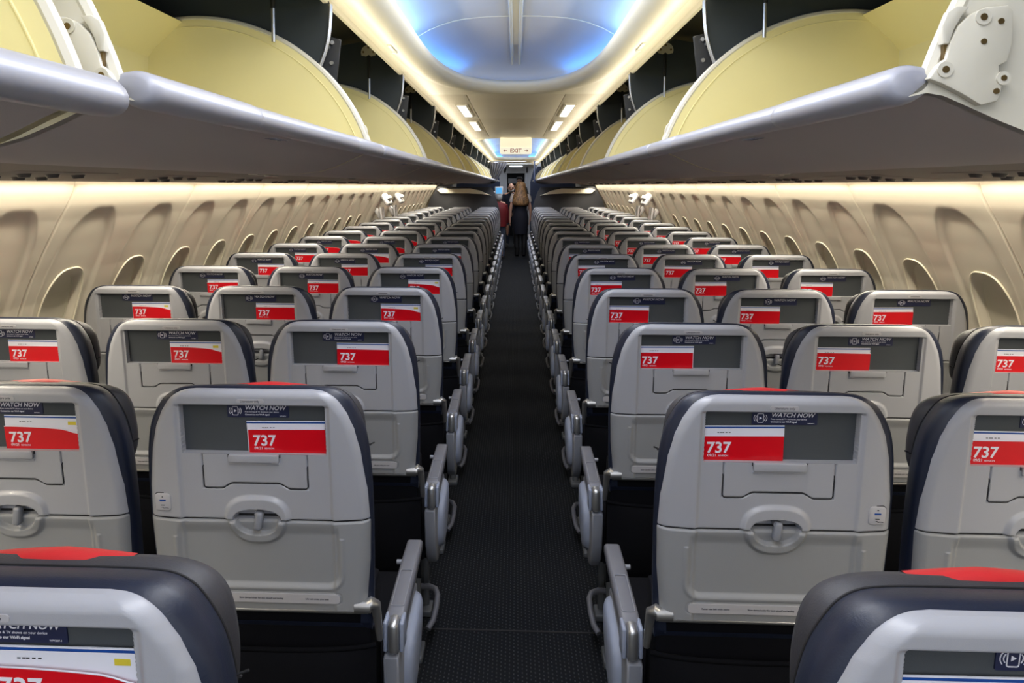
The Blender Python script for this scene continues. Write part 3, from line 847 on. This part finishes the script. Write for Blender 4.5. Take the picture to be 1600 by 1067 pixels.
def res_of(n): return .0016 if n <= 1 else (.0026 if n <= 3 else .0055)
def make_seat(n, side, colm, loc, label):
    s = side; det = 2 if n <= 1 else (1 if n <= 6 else 0); res = res_of(n); hi = n <= 6
    e = empty('airline_seat', loc, label, 'airline seat', 'airline seats seen from behind')
    a = -side          # aisle direction
    put('back_shell', get(('shell', res), lambda: shell_grid(res, 0, .263, lambda u, t: ~((np.abs(u) < .1022) & (t > .1270) & (t < flap_bottom(u))), 'back_shell', SHELL)), e)
    tr = put('tray_table', get(('tray', res), lambda: shell_grid(res, .2632, TOTT, lambda u, t: t > 0, 'tray_table', TRAYM)), e)
    put('pocket_lining', get('lining', lambda: build_lining(0)), e)
    fl_ = put('pocket_flap', get(('flap', res), lambda: build_flap(res)), e)
    bc = put('back_cushion', get('cush', lambda: cushion_mesh(CUSH, [(.014, -.022), (.020, -.008), (.027, .0), (.045, .0), (.070, -.006), (.086, -.012), (.092, -.018), (.095, -.03)], NAVY, 'back_cushion')), e)
    h = put('headrest', get('head', lambda: cushion_mesh(HEAD, [(.080, -.014), (.086, -.002), (.098, .004), (.125, .005), (.148, -.003), (.160, -.022), (.165, -.05)], HEADM, 'headrest')), e)
    put('red_stripe', get('redp', build_redpatch), h)
    if hi:
        put('stitching', get('stitch', build_stitch), bc)
        put('watch_placard', get(('watch', det), lambda: build_watch(det)), e)
        put('literature_plaque', get(('litp', det), lambda: build_litplaque(det)), e)
        put('flap_gap', get('gap', build_gap), fl_); [put('tray_gap', get(('seam', q), lambda: build_seam(q)), tr) for q in (-1, 1)]
        put('flap_tab', get('tab', build_tab), fl_)
        put('tray_latch', get('latch', build_latch), tr); put('latch_slot', get('slot', build_latch_slot), tr)
        put('instruction_placard', get(('plac', det), lambda: build_placard(det)), tr)
        put('lower_pocket', get('pocket', build_pocket), e)
        usb = {(-1, 'aisle'): -1, (-1, 'window'): 1, (1, 'aisle'): 1, (1, 'middle'): 1, (1, 'window'): 1}.get((side, colm))
        if usb: put('power_socket', get(('sock', usb), lambda: build_socket(usb, det)), e)
    put('lower_rail', get('rail', build_rail), e)
    for q in (-1, 1): put('hinge_bracket', get(('brk', q), lambda: build_bracket(q)), e)
    put('seat_back_base', get('bl', build_backlow), e)
    put('seat_cushion', get('pan', build_pan), e)
    put('seat_frame', get('frm', build_frame), e)
    if colm == 'aisle':
        for q in (-1, 1):
            put('leg', get(('leg', q), lambda: build_leg(q)), e); put('leg', get(('leg2', q), lambda: build_leg2(q)), e)
        put('luggage_bar', get(('bar', a), lambda: build_bar(a)), e)
        m1, m2 = get(('arm', a), lambda: build_arm(a)); ar = put('armrest', m1, e); 
        if hi: put('arm_pad_outline', m2, ar)
        m1, m2 = get(('armh', a), lambda: build_armhinge(a)); ah = put('arm_hinge', m1, e); put('hinge_cheeks', m2, ah)
        m1, m2 = get(('shr', a), lambda: build_shroud(a)); sh = put('side_shroud', m1, e); put('shroud_panel', m2, sh)
    else:
        put('leg', get(('leg', 1), lambda: build_leg(1)), e); put('leg', get(('leg2', 1), lambda: build_leg2(1)), e)
        put('inner_armrest', get(('mid', a), lambda: build_midarm(a)), e)
    return e
XC = {'aisle': .4975, 'middle': .983, 'window': 1.468}
ROW0, PITCHR, NROW = 1.460, .762, 18
def build_card(style, det):
    """red safety card; x across, z up, front face towards -Y; origin at its lower middle"""
    mb = MB(); Wd, Hh = .150, .105; hw = Wd/2; n = 13
    xs = np.linspace(-hw, hw, n)
    def top(x):
        if style == 'wavy':
            f = (x+hw)/Wd; return .0875-.009*f**2-.006*sstep(.75, 1.0, f)
        return .0880
    rt = [float(top(x)) for x in xs]
    F = [(x, -.0008, 0) for x in xs]; T = [(x, -.0008, z) for x, z in zip(xs, rt)]
    B = [(x, .0008, 0) for x in xs]; TB = [(x, .0008, z) for x, z in zip(xs, rt)]
    mb.loft([F, T, TB, B], 0, cap=False, ring_closed=False, closed=True)
    for sgn, i in ((-1, 0), (1, n-1)): mb.add([F[i], T[i], TB[i], B[i]], [(0, 1, 2, 3)], 0)
    # white border edge on top
    mb.tube([(x, -.0006, z+.0008) for x, z in zip(xs, rt)], .0009, 5, mi=1)
    Mx = lambda x, z: Matrix.Translation((x, -.0010, z)) @ UP
    mb.text('737', .0300, Mx(-hw+.008, .0560), 1, .0006, extrude=.0003)
    if det: mb.text('09/21', .0074, Mx(-hw+.010, .0480), 1, .00005, extrude=.0003); mb.text('REVISION', .0044, Mx(-hw+.0300, .0480), 1, 0, extrude=.0003)
    return mb.mesh('safety_card', [CARDR, CARDW], False)
def build_leaflet(tall, det, tab):
    mb = MB(); Wd = .153; hw = Wd/2; H = .1015+tall
    mb.box((0, 0, H/2), (Wd, .0012, H), 0)
    mb.box((0, -.0007, H-.0035), (Wd, .0004, .003), 1)
    if det:
        for k, x in enumerate((-.045, -.040, -.036, -.030, -.024)): mb.box((x, -.0008, H-.0135), (.0035, .0004, .0012), 3)
        if tab: mb.box((hw-.018, -.0009, H-.0150), (.016, .0005, .007), 2)
    return mb.mesh('leaflet', [CARDW, CARDB, CARDY, DARKG], False)
WAVY = {(-1,'aisle',-1),(-1,'aisle',2),(-1,'aisle',3),(-1,'middle',1),(-1,'window',2),(-1,'middle',0)}
def row_label(i): return ORD[i]
for side, sn in ((-1, 'left'), (1, 'right')):
    for n in range(-1, NROW):
        for colm in ('aisle', 'middle', 'window'):
            if n == -1 and colm != 'aisle': continue
            if n == 0 and colm == 'window': continue
            x = side*XC[colm]; y = ROW0+PITCHR*n
            i = n+1
            if n == -1: lab = 'nearest airline seat at the bottom %s corner, dark leather top with red stripe' % sn
            else: lab = 'grey-backed airline seat, %s block, %s column, %s row from the camera' % (sn, colm, ORD[i])
            if n == NROW-1: lab = 'grey-backed airline seat, %s block, %s column, last row before the dark bulkhead' % (sn, colm)
            make_seat(n, side, colm, (x, y, 0), lab)
            # literature in the pocket
            if random.random() < .05 and n > 6: continue
            style = 'wavy' if ((side, colm, n) in WAVY or (side < 0 and n > 3 and random.random() < .3)) else 'flat'
            det = n <= 3
            me = get(('card', style, det), lambda: build_card(style, det))
            du = random.uniform(-.004, .004); tl = random.uniform(-.8, .8)
            u = (.0645 if side < 0 else -.0675)+du*.5
            if side < 0 and colm == 'window' and n > 0: u -= random.uniform(0, .006)
            o = put('safety_card', me)
            p = SP(u, .167, -.0135); o.location = (x+p.x, y+p.y, p.z+random.uniform(-.001, .003))
            o.rotation_euler = (math.atan(REC), R(tl), 0)
            where = '%s %s seat, %s row' % (sn, colm, ORD[i]) if n < NROW-1 else '%s %s seat, last row' % (sn, colm)
            tag(o, 'red folded 737 safety card in the back pocket of the %s' % where, 'safety card', 'red safety cards')
            if n <= 5:
                big = (side, colm, n) in {(-1,'aisle',-1),(-1,'middle',0),(1,'aisle',0),(-1,'aisle',3)}
                me = get(('leaf', big, det, style), lambda: build_leaflet(.002 if not big else .006, det, style == 'wavy'))
                o = put('leaflet', me); p = SP(u+random.uniform(-.002, .002), .167, -.0168); o.location = (x+p.x, y+p.y, p.z+.002)
                o.rotation_euler = (math.atan(REC), R(tl*.5+random.uniform(-.4, .4)), 0)
                tag(o, 'white leaflet with blue stripe behind the safety card, %s' % where, 'leaflet', 'white leaflets')

# ------------------------------------------------------------------ far end of the cabin
YBK = 15.05
for s, sn in ((-1, 'left'), (1, 'right')):
    poly = [(s*.30, 0), (s*.30, 1.05), (s*.335, 1.18), (s*.40, 1.38), (s*.46, 1.49), (s*1.47, 1.50), (s*1.60, 1.3), (s*1.74, .9), (s*1.74, 0)]
    mb = MB(); mb.prism(poly, 'y', YBK, YBK+.04)
    tag(put('bulkhead', mb.mesh('bulkhead', BULK, True, 30)), 'dark charcoal bulkhead behind the last row, %s of the aisle' % sn, 'partition')
    mb = MB(); poly = [(s*.456, 1.338), (s*.62, 1.362), (s*.90, 1.376), (s*1.40, 1.376), (s*1.47, 1.44), (s*1.42, 1.462), (s*.85, 1.466), (s*.66, 1.425), (s*.54, 1.372)]
    mb.prism(poly, 'y', YBK-.08, YBK-.02, r=.006)
    tag(put('valance', mb.mesh('valance', CREAM)), 'cream wedge shaped valance on top of the %s bulkhead' % sn, 'trim panel')
    # first class cabin beyond: closets / partitions
    mb = MB(); xw = .36 if s > 0 else .40
    mb.prism([(s*xw, 0), (s*xw, 1.60), (s*.46, 2.0), (s*1.4, 2.0), (s*1.7, 1.2), (s*1.7, 0)], 'y', 20.2, 20.26)
    tag(put('partition', mb.mesh('partition', NAVYP)), 'navy blue partition at the %s of the front galley' % sn, 'partition')
    wl = MB(); wl.loft([[(s*1.46, y, 2.0), (s*1.5, y, 1.45), (s*1.75, y, .9), (s*1.72, y, 0)] for y in (YBK+.1, YE)], cap=False, ring_closed=False)
    put('wall_left' if s < 0 else 'wall_right', wl.mesh('wall_front', WALLM), kind='structure')
# front galley wall with a door frame
mb = MB(); YG = 24.0
mb.box((-.62, YG, 1.1), (.66, .06, 2.2)); mb.box((.64, YG, 1.1), (.66, .06, 2.2)); mb.box((0, YG, 2.05), (.70, .06, .30))
put('wall_front', mb.mesh('wall_front', GALW), kind='structure')
mb = MB()
for x in (-.285, .285): mb.box((x, YG-.05, .95), (.05, .05, 1.9), r=.008)
mb.box((0, YG-.05, 1.91), (.62, .05, .05), r=.008)
put('trim_17', mb.mesh('door_frame', GALW), kind='structure')
mb = MB(); mb.box((0, YG+.5, 1.1), (1.2, .05, 2.2)); put('wall_cockpit', mb.mesh('wall_cockpit', BLACKP), kind='structure')
mb = MB(); mb.box((0, 0, 0), (.36, .06, .16), r=.01); tag(put('galley_panel', mb.mesh('galley_panel', GALW), loc=(-.05, YG+.446, 1.66)), 'pale grey panel inside the far doorway behind the people', 'panel')
# dark boxes of the far doorway: end wall behind
mb = MB(); mb.box((0, YE, 1.2), (3.6, .04, 2.6)); put('wall_back', mb.mesh('wall_end', BLACKP), kind='structure')
# light over the galley, monitor, curtain, exit sign
for x in (0,):
    e = MB(); e.box((0, 0, 0), (.36, .5, .02), r=.01)
    tag(put('ceiling_light', e.mesh('galley_light', EFAR), loc=(0, 22.4, ZC-.012)), 'pale blue ceiling light over the far galley', 'light')
for s in (-1, 1):
    l = MB(); l.cyl((0, 0, 0), (0, 0, .02), .05, n=20)
    tag(put('ceiling_light', l.mesh('spot', EFAR), loc=(s*.46, 18.6, ZC-.02)), 'small round spotlight at the %s of the far ceiling' % ('left' if s < 0 else 'right'), 'light')
e = empty('monitor', (-.315, 15.12, 1.425), 'small blue glowing monitor left of the bald man', 'monitor')
m = MB(); m.box((0, .02, 0), (.15, .03, .15), r=.008); put('casing', m.mesh('casing', GALW), e)
m = MB(); m.box((0, .002, 0), (.115, .006, .11)); put('screen', m.mesh('screen', ESCR), e)
m = MB(); m.tube([(0, .02, 0), (-.11, .02, -.03), (-.15, -.03, -.06)], .012, 8); put('arm', m.mesh('arm', GALW), e)
# gathered curtain hanging from a track, tied back to the left
mb = MB(); N = 40; rows = []
for z, x0, x1, amp in ((1.97, -.50, -.16, .02), (1.88, -.50, -.20, .025), (1.78, -.50, -.27, .03), (1.68, -.50, -.33, .03), (1.60, -.49, -.39, .02), (1.56, -.48, -.42, .012)):
    rows.append([(x0+(x1-x0)*j/N, 15.6+amp*math.sin(j*.95+z*3), z+.05*(j/N-.5)*0) for j in range(N+1)])
mb.loft(rows, cap=False, ring_closed=False)
o = put('curtain', mb.mesh('curtain', GREYC, True, 80)); sol = o.modifiers.new('thickness', 'SOLIDIFY'); sol.thickness = .004
tag(o, 'dark grey curtain gathered and tied back left of the far aisle', 'curtain')
mb = MB(); mb.box((.365, 15.75, 1.79), (.02, .6, .42), r=.006)
tag(put('divider_panel', mb.mesh('divider_panel', NAVYP)), 'navy blue divider panel at the right end of the bins', 'partition')
mb = MB(); mb.cyl((-.55, 15.6, 1.985), (.2, 15.6, 1.985), .01); tag(put('curtain_rail', mb.mesh('curtain_rail', SILVER)), 'thin metal curtain rail across the far ceiling', 'rail')

e = empty('exit_sign', (0, 9.15, ZC), 'cream hanging EXIT sign with red letters and two arrows', 'sign')
m = MB(); poly = rr_poly(.36, .19, .02, 0, -.095); m.prism(poly, 'y', 0, .05, r=.006); put('sign_housing', m.mesh('sign_housing', [mat('sign_cream', (240,230,200), .4, emit=(1,.9,.68), es=.7)]), e)
m = MB(); m.prism(rr_poly(.35, .070, .015, 0, -.150), 'y', -.006, .001, mi=0)
m.text('EXIT', .064, Matrix.Translation((0, -.0068, -.172)) @ UP, 1, .0006, 'CENTER')
for q in (-1, 1):
    m.box((q*.118, -.0072, -.150), (.040, .001, .006), 1)
    m.add([(q*.142, -.0074, -.150), (q*.124, -.0074, -.136), (q*.120, -.0074, -.139), (q*.132, -.0074, -.150), (q*.120, -.0074, -.161), (q*.124, -.0074, -.164)], [(0, 1, 2, 3), (0, 3, 4, 5)], 1)
put('sign_face', m.mesh('sign_face', [ESIGN, ERED], False), e)

# ------------------------------------------------------------------ people
SKIN = mat('skin', (205,158,135), .55); SKIN2 = mat('skin_dark', (110,78,62), .55)
HAIRB = mat('hair_blonde_brown', (150,110,68), .5, bump=(60,.8,.006), noise=(22,.55)); HAIRG = mat('hair_grey', (150,150,150), .7); HAIRD = mat('hair_dark', (30,24,22), .6)

def hair_streaks():
    nt = HAIRB.node_tree; b = nt.nodes['Principled BSDF']
    tc = nt.nodes.new('ShaderNodeTexCoord'); mp = nt.nodes.new('ShaderNodeMapping'); mp.inputs['Scale'].default_value = (70, 70, 7)
    n = nt.nodes.new('ShaderNodeTexNoise'); n.inputs['Scale'].default_value = 1; n.inputs['Detail'].default_value = 3; n.inputs['Distortion'].default_value = 1.2
    r = nt.nodes.new('ShaderNodeValToRGB'); e = r.color_ramp.elements
    e[0].position = .38; e[0].color = (.055, .028, .012, 1); e[1].position = .66; e[1].color = (.50, .27, .115, 1)
    nt.links.new(tc.outputs['Object'], mp.inputs[0]); nt.links.new(mp.outputs[0], n.inputs['Vector']); nt.links.new(n.outputs[0], r.inputs[0]); nt.links.new(r.outputs[0], b.inputs['Base Color'])
hair_streaks()
DRESS = mat('navy_dress', (16,18,34), .8); PRINT = mat('printed_sleeve', (190,180,176), .7, noise=(60,.6)); TIGHTS = mat('black_tights', (14,14,18), .6)
SHIRT = mat('navy_shirt', (34,44,66), .8); JEANS = mat('jeans_grey', (58,66,84), .85); SHOEM = mat('shoe_grey', (110,112,118), .6); REDJ = mat('red_jacket', (105,14,22), .7); JACK = mat('dark_jacket', (26,28,34), .8)
EYEM = mat('eye_dark', (30,24,24), .3); LIPM = mat('lips', (160,90,84), .5)
def skinned(name, verts, edges, radii, mtl, parent, root=0, sub=2):
    me = bpy.data.meshes.new(name+'_sk'); me.from_pydata([tuple(v) for v in verts], edges, [])
    o = bpy.data.objects.new(name+'_tmp', me); COL.objects.link(o)
    o.modifiers.new('s', 'SKIN'); 
    for i, r_ in enumerate(radii):
        sv = me.skin_vertices[0].data[i]; sv.radius = r_ if isinstance(r_, tuple) else (r_, r_); sv.use_root = (i == root)
    o.modifiers.new('d', 'SUBSURF').levels = sub
    dg = bpy.context.evaluated_depsgraph_get(); res = bpy.data.meshes.new_from_object(o.evaluated_get(dg))
    bpy.data.objects.remove(o); res.materials.clear(); res.materials.append(mtl)
    res.polygons.foreach_set('use_smooth', [True]*len(res.polygons)); res.name = name
    return put(name, res, parent)
def rings_mesh(name, rings, mtl, parent, cap=True, n=20):
    """rings: (cx, cy, z, rx, ry)"""
    mb = MB(); mb.loft([[(cx+rx*math.cos(2*math.pi*k/n), cy+ry*math.sin(2*math.pi*k/n), z) for k in range(n)] for cx, cy, z, rx, ry in rings], cap=cap)
    return put(name, mb.mesh(name, mtl, True, 70), parent)
def body(parent, Hh, pose, skin, facing=1):
    """one continuous figure. pose gives hand and foot targets. local +Y = facing"""
    k = Hh/1.65
    def v(x, y, z): return Vector((x*k, y*k*facing, z*k))
    V = [v(0,0,.90), v(0,-.01,1.05), v(0,-.01,1.22), v(0,-.015,1.36), v(0,0,1.43), v(0,.012,1.50), v(0,.012,1.575)]
    E = [(0,1),(1,2),(2,3),(3,4),(4,5),(5,6)]; Rr = [(.125*k,.095*k), (.105*k,.085*k), (.13*k,.09*k), (.11*k,.075*k), .048*k, (.072*k,.088*k), (.066*k,.082*k)]
    for s in (-1, 1):
        p = pose['arm'][s]
        b = len(V); V += [v(s*.155,-.015,1.345), v(*p[0]), v(*p[1]), v(*p[2])]
        E += [(3,b),(b,b+1),(b+1,b+2),(b+2,b+3)]; Rr += [.050*k, .036*k, .024*k, (.034*k,.018*k)]
        d = (V[b+3]-V[b+2]).normalized(); side_ = Vector((0,1,0))
        if abs(d.y) > .8: side_ = Vector((1,0,0))
        for j, (off, ln) in enumerate(((-.026,.060),(-.009,.072),(.009,.068),(.025,.052))):
            q = len(V); base = V[b+3]+d*.030*k+side_*off*k
            V += [base, base+d*ln*.5*k, base+d*ln*k+Vector((-s*.010*k,0,0))]; E += [(b+3,q),(q,q+1),(q+1,q+2)]; Rr += [.0095*k,.0088*k,.0075*k]
        q = len(V); V += [V[b+3]+side_*.030*k*facing-d*.005*k, V[b+3]+side_*.046*k*facing+d*.030*k]; E += [(b+3,q),(q,q+1)]; Rr += [.010*k,.0085*k]
        g = pose['leg'][s]
        b = len(V); V += [v(s*.085,0,.84), v(*g[0]), v(*g[1]), v(g[1][0], g[1][1]+.13, .025)]
        E += [(0,b),(b,b+1),(b+1,b+2),(b+2,b+3)]; Rr += [.085*k, .055*k, .036*k, (.038*k,.022*k)]
    return skinned('body', V, E, Rr, skin, parent)
# cabin attendant seen from behind (walking away)
W1 = empty('person', (.105, 17.3, 0), 'person with long wavy blonde-brown hair and navy dress standing in the aisle, back turned', 'person')
body(W1, 1.60, {'arm': {-1: [(-.215,-.02,1.08), (-.235,.02,.84), (-.235,.03,.77)], 1: [(.215,-.02,1.08), (.225,.05,.86), (.21,.07,.79)]}, 'leg': {-1: [(-.085,.02,.47), (-.075,-.02,.07)], 1: [(.085,-.01,.47), (.07,-.06,.07)]}}, SKIN)
rings_mesh('dress', [(0,-.01,1.372,.07,.06),(0,-.015,1.335,.155,.10),(0,-.01,1.24,.165,.12),(0,-.01,1.12,.150,.115),(0,-.005,1.02,.135,.11),(0,-.005,.93,.155,.125),(0,-.01,.84,.170,.135),(0,-.01,.70,.168,.13),(0,-.01,.58,.156,.122),(0,-.01,.48,.142,.115)], DRESS, W1)
for s in (-1, 1):
    mb = MB(); mb.tube([(s*.135,-.015,1.325), (s*.165,-.017,1.27), (s*.195,-.018,1.17)], [.062,.062,.052], 14); put('sleeve', mb.mesh('sleeve', PRINT), W1)
    mb = MB(); mb.tube([(s*.085,.0,.60), (s*.085,-.005*s+.008,.46), (s*.079,-.02*s-.02,.26), (s*.072,-.04,.08)], [.082,.068,.058,.046], 14); put('tights', mb.mesh('tights', TIGHTS), W1)
    mb = MB(); mb.tube([(s*.073,-.055,.20), (s*.073,-.05,.05), (s*.073,.02,.035), (s*.073,.10,.03)], [.050,.048,.042,.030], 14); put('boot', mb.mesh('boot', TIGHTS), W1)
mb = MB(); rings = []
for z, rx, ry, cy in ((1.605,.03,.03,.01),(1.59,.07,.08,.0),(1.55,.098,.11,-.01),(1.48,.108,.115,-.02),(1.40,.118,.105,-.045),(1.32,.145,.10,-.075),(1.24,.168,.095,-.10),(1.17,.175,.085,-.115),(1.12,.158,.075,-.12),(1.09,.11,.05,-.12)):
    rings.append([((rx+.012*math.sin(11*th+z*40))*math.cos(th), cy+(ry+.014*math.sin(13*th-z*45))*math.sin(th), z) for th in [2*math.pi*k/36 for k in range(36)]])
mb.loft(rings); put('hair', mb.mesh('hair', HAIRB, True, 80), W1)
# bald man facing the camera, pulling a suitcase
P2 = empty('person', (-.115, 20.0, 0), 'bald bearded person in a dark blue shirt walking towards the camera', 'person')
body(P2, 1.58, {'arm': {-1: [(-.25,.02,1.08), (-.25,.08,.84), (-.24,.12,.76)], 1: [(.24,.02,1.08), (.22,.1,.86), (.2,.14,.79)]}, 'leg': {-1: [(-.10,.06,.47), (-.11,.02,.07)], 1: [(.10,-.02,.47), (.12,-.06,.07)]}}, SKIN, facing=-1)
rings_mesh('shirt', [(0,.01,1.345,.06,.06),(0,.012,1.30,.16,.10),(0,.01,1.18,.185,.13),(0,.01,1.02,.175,.14),(0,.01,.86,.165,.13)], SHIRT, P2)
for s in (-1, 1):
    mb = MB(); mb.tube([(s*.14,.01,1.29), (s*.20,-.005,1.16), (s*.232,-.03,1.02)], [.065,.062,.055], 14); put('sleeve', mb.mesh('sleeve', SHIRT), P2)
    mb = MB(); mb.tube([(s*.085,0,.86), (s*.1,-.03,.46), (s*.112,-.01,.08)], [.095,.07,.055], 14); put('trouser_leg', mb.mesh('trouser_leg', JEANS), P2)
    mb = MB(); mb.tube([(s*.112,.05,.045), (s*.112,-.05,.045), (s*.115,-.15,.03)], [.045,.048,.035], 14); put('shoe', mb.mesh('shoe', SHOEM), P2)
def face(parent, z, y, k, beard=None):
    hd = MB(); n = 24; rings = []
    for t in np.linspace(0, 1, 15):
        zz = z-.11*k+.225*k*t; a = math.sin(math.pi*min(max(t, .02), .98))**.55
        rings.append([(.075*k*a*math.cos(th), y+.095*k*a*math.sin(th)*(1 if math.sin(th) > 0 else .95), zz) for th in [2*math.pi*q/n for q in range(n)]])
    hd.loft(rings)
    o = put('head', hd.mesh('head', SKIN), parent)
    f = MB()
    for s in (-1, 1):
        f.box((s*.028*k, y-.088*k, z+.012*k), (.022*k, .012*k, .010*k), 0, r=.004)
        f.box((s*.078*k, y, z), (.014*k, .04*k, .055*k), 1, r=.006)
    f.tube([(0, y-.088*k, z+.01*k), (0, y-.112*k, z-.022*k)], [.008*k, .014*k], 10, 1)
    f.box((0, y-.088*k, z-.052*k), (.045*k, .012*k, .010*k), 2, r=.004)
    put('face', f.mesh('face', [EYEM, SKIN, LIPM]), parent)
    if beard:
        b = MB(); b.tube([(-.062*k, y-.03*k, z-.03*k), (-.05*k, y-.065*k, z-.065*k), (0, y-.08*k, z-.085*k), (.05*k, y-.065*k, z-.065*k), (.062*k, y-.03*k, z-.03*k)], [.014*k,.022*k,.03*k,.022*k,.014*k], 10)
        put('beard', b.mesh('beard', beard), parent)
face(P2, 1.46, -.02, 1.0, HAIRG)
e = empty('suitcase', (-.34, 19.4, 0), 'grey wheeled suitcase with tall handle in front of the bald person', 'suitcase')
m = MB(); m.box((0, 0, .30), (.22, .34, .5), r=.03); put('case', m.mesh('case', mat('suitcase_grey', (90,94,102), .5)), e)
m = MB(); m.tube([(-.06,0,.54),(-.06,0,.98),(.06,0,.98),(.06,0,.54)], .009, 8); put('handle', m.mesh('handle', SILVER), e)
for x, y in ((-.08,-.12),(.08,-.12),(-.08,.12),(.08,.12)):
    m = MB(); m.cyl((x-.01, y, .03), (x+.01, y, .03), .03); put('wheel', m.mesh('wheel', BLACKP), e)
# person in red leaning into the aisle from the left
P3 = empty('person', (-.36, 16.6, 0), 'grey haired person in a red jacket leaning into the aisle on the left', 'person')
body(P3, 1.40, {'arm': {-1: [(-.2,.05,1.08), (-.2,.15,.86), (-.2,.2,.78)], 1: [(.2,.05,1.08), (.2,.15,.86), (.19,.2,.78)]}, 'leg': {-1: [(-.1,.02,.47), (-.1,-.02,.07)], 1: [(.1,0,.47), (.1,-.04,.07)]}}, SKIN)
rings_mesh('jacket', [(0,-.01,1.19,.06,.06),(0,-.01,1.15,.16,.11),(0,-.01,1.02,.185,.14),(0,0,.86,.18,.14),(0,0,.68,.175,.14)], REDJ, P3)
for s in (-1, 1):
    mb = MB(); mb.tube([(s*.13,-.01,1.12), (s*.17,.03,.95), (s*.175,.12,.76)], [.062,.055,.045], 14); put('sleeve', mb.mesh('sleeve', REDJ), P3)
    mb = MB(); mb.tube([(s*.07,0,.72), (s*.085,.02,.40), (s*.085,-.01,.06)], [.085,.065,.05], 14); put('trouser_leg', mb.mesh('trouser_leg', JEANS), P3)
    mb = MB(); mb.tube([(s*.085,-.04,.04), (s*.085,.05,.04), (s*.085,.14,.03)], [.04,.042,.03], 12); put('shoe', mb.mesh('shoe', TIGHTS), P3)
rings_mesh('hair', [(0,-.005,1.375,.03,.03),(0,-.005,1.355,.07,.08),(0,-.01,1.30,.085,.10),(0,-.02,1.25,.08,.09),(0,-.03,1.21,.06,.06)], HAIRG, P3)
# dark haired person beyond, in the doorway
P4 = empty('person', (.10, 22.9, 0), 'dark haired person in black standing in the far doorway behind the others', 'person')
body(P4, 1.80, {'arm': {-1: [(-.23,.02,1.08), (-.24,.08,.84), (-.23,.12,.76)], 1: [(.23,.02,1.08), (.24,.1,.86), (.23,.14,.79)]}, 'leg': {-1: [(-.10,0,.47), (-.10,0,.07)], 1: [(.10,0,.47), (.10,0,.07)]}}, SKIN2, facing=-1)
rings_mesh('jacket', [(0,.01,1.54,.06,.06),(0,.012,1.49,.17,.11),(0,.01,1.35,.20,.14),(0,.01,1.1,.18,.14),(0,.01,.85,.18,.14)], JACK, P4)
for s in (-1, 1):
    mb = MB(); mb.tube([(s*.15,.01,1.46), (s*.235,-.02,1.18), (s*.26,-.09,.95)], [.066,.058,.045], 14); put('sleeve', mb.mesh('sleeve', JACK), P4)
    mb = MB(); mb.tube([(s*.09,0,.9), (s*.105,0,.5), (s*.108,0,.08)], [.10,.075,.06], 14); put('trouser_leg', mb.mesh('trouser_leg', JACK), P4)
    mb = MB(); mb.tube([(s*.108,.04,.045), (s*.108,-.05,.045), (s*.108,-.15,.03)], [.045,.048,.035], 12); put('shoe', mb.mesh('shoe', TIGHTS), P4)
rings_mesh('hair', [(0,0,1.785,.03,.03),(0,.0,1.77,.07,.08),(0,.01,1.73,.088,.10),(0,.035,1.66,.085,.08)], HAIRD, P4)
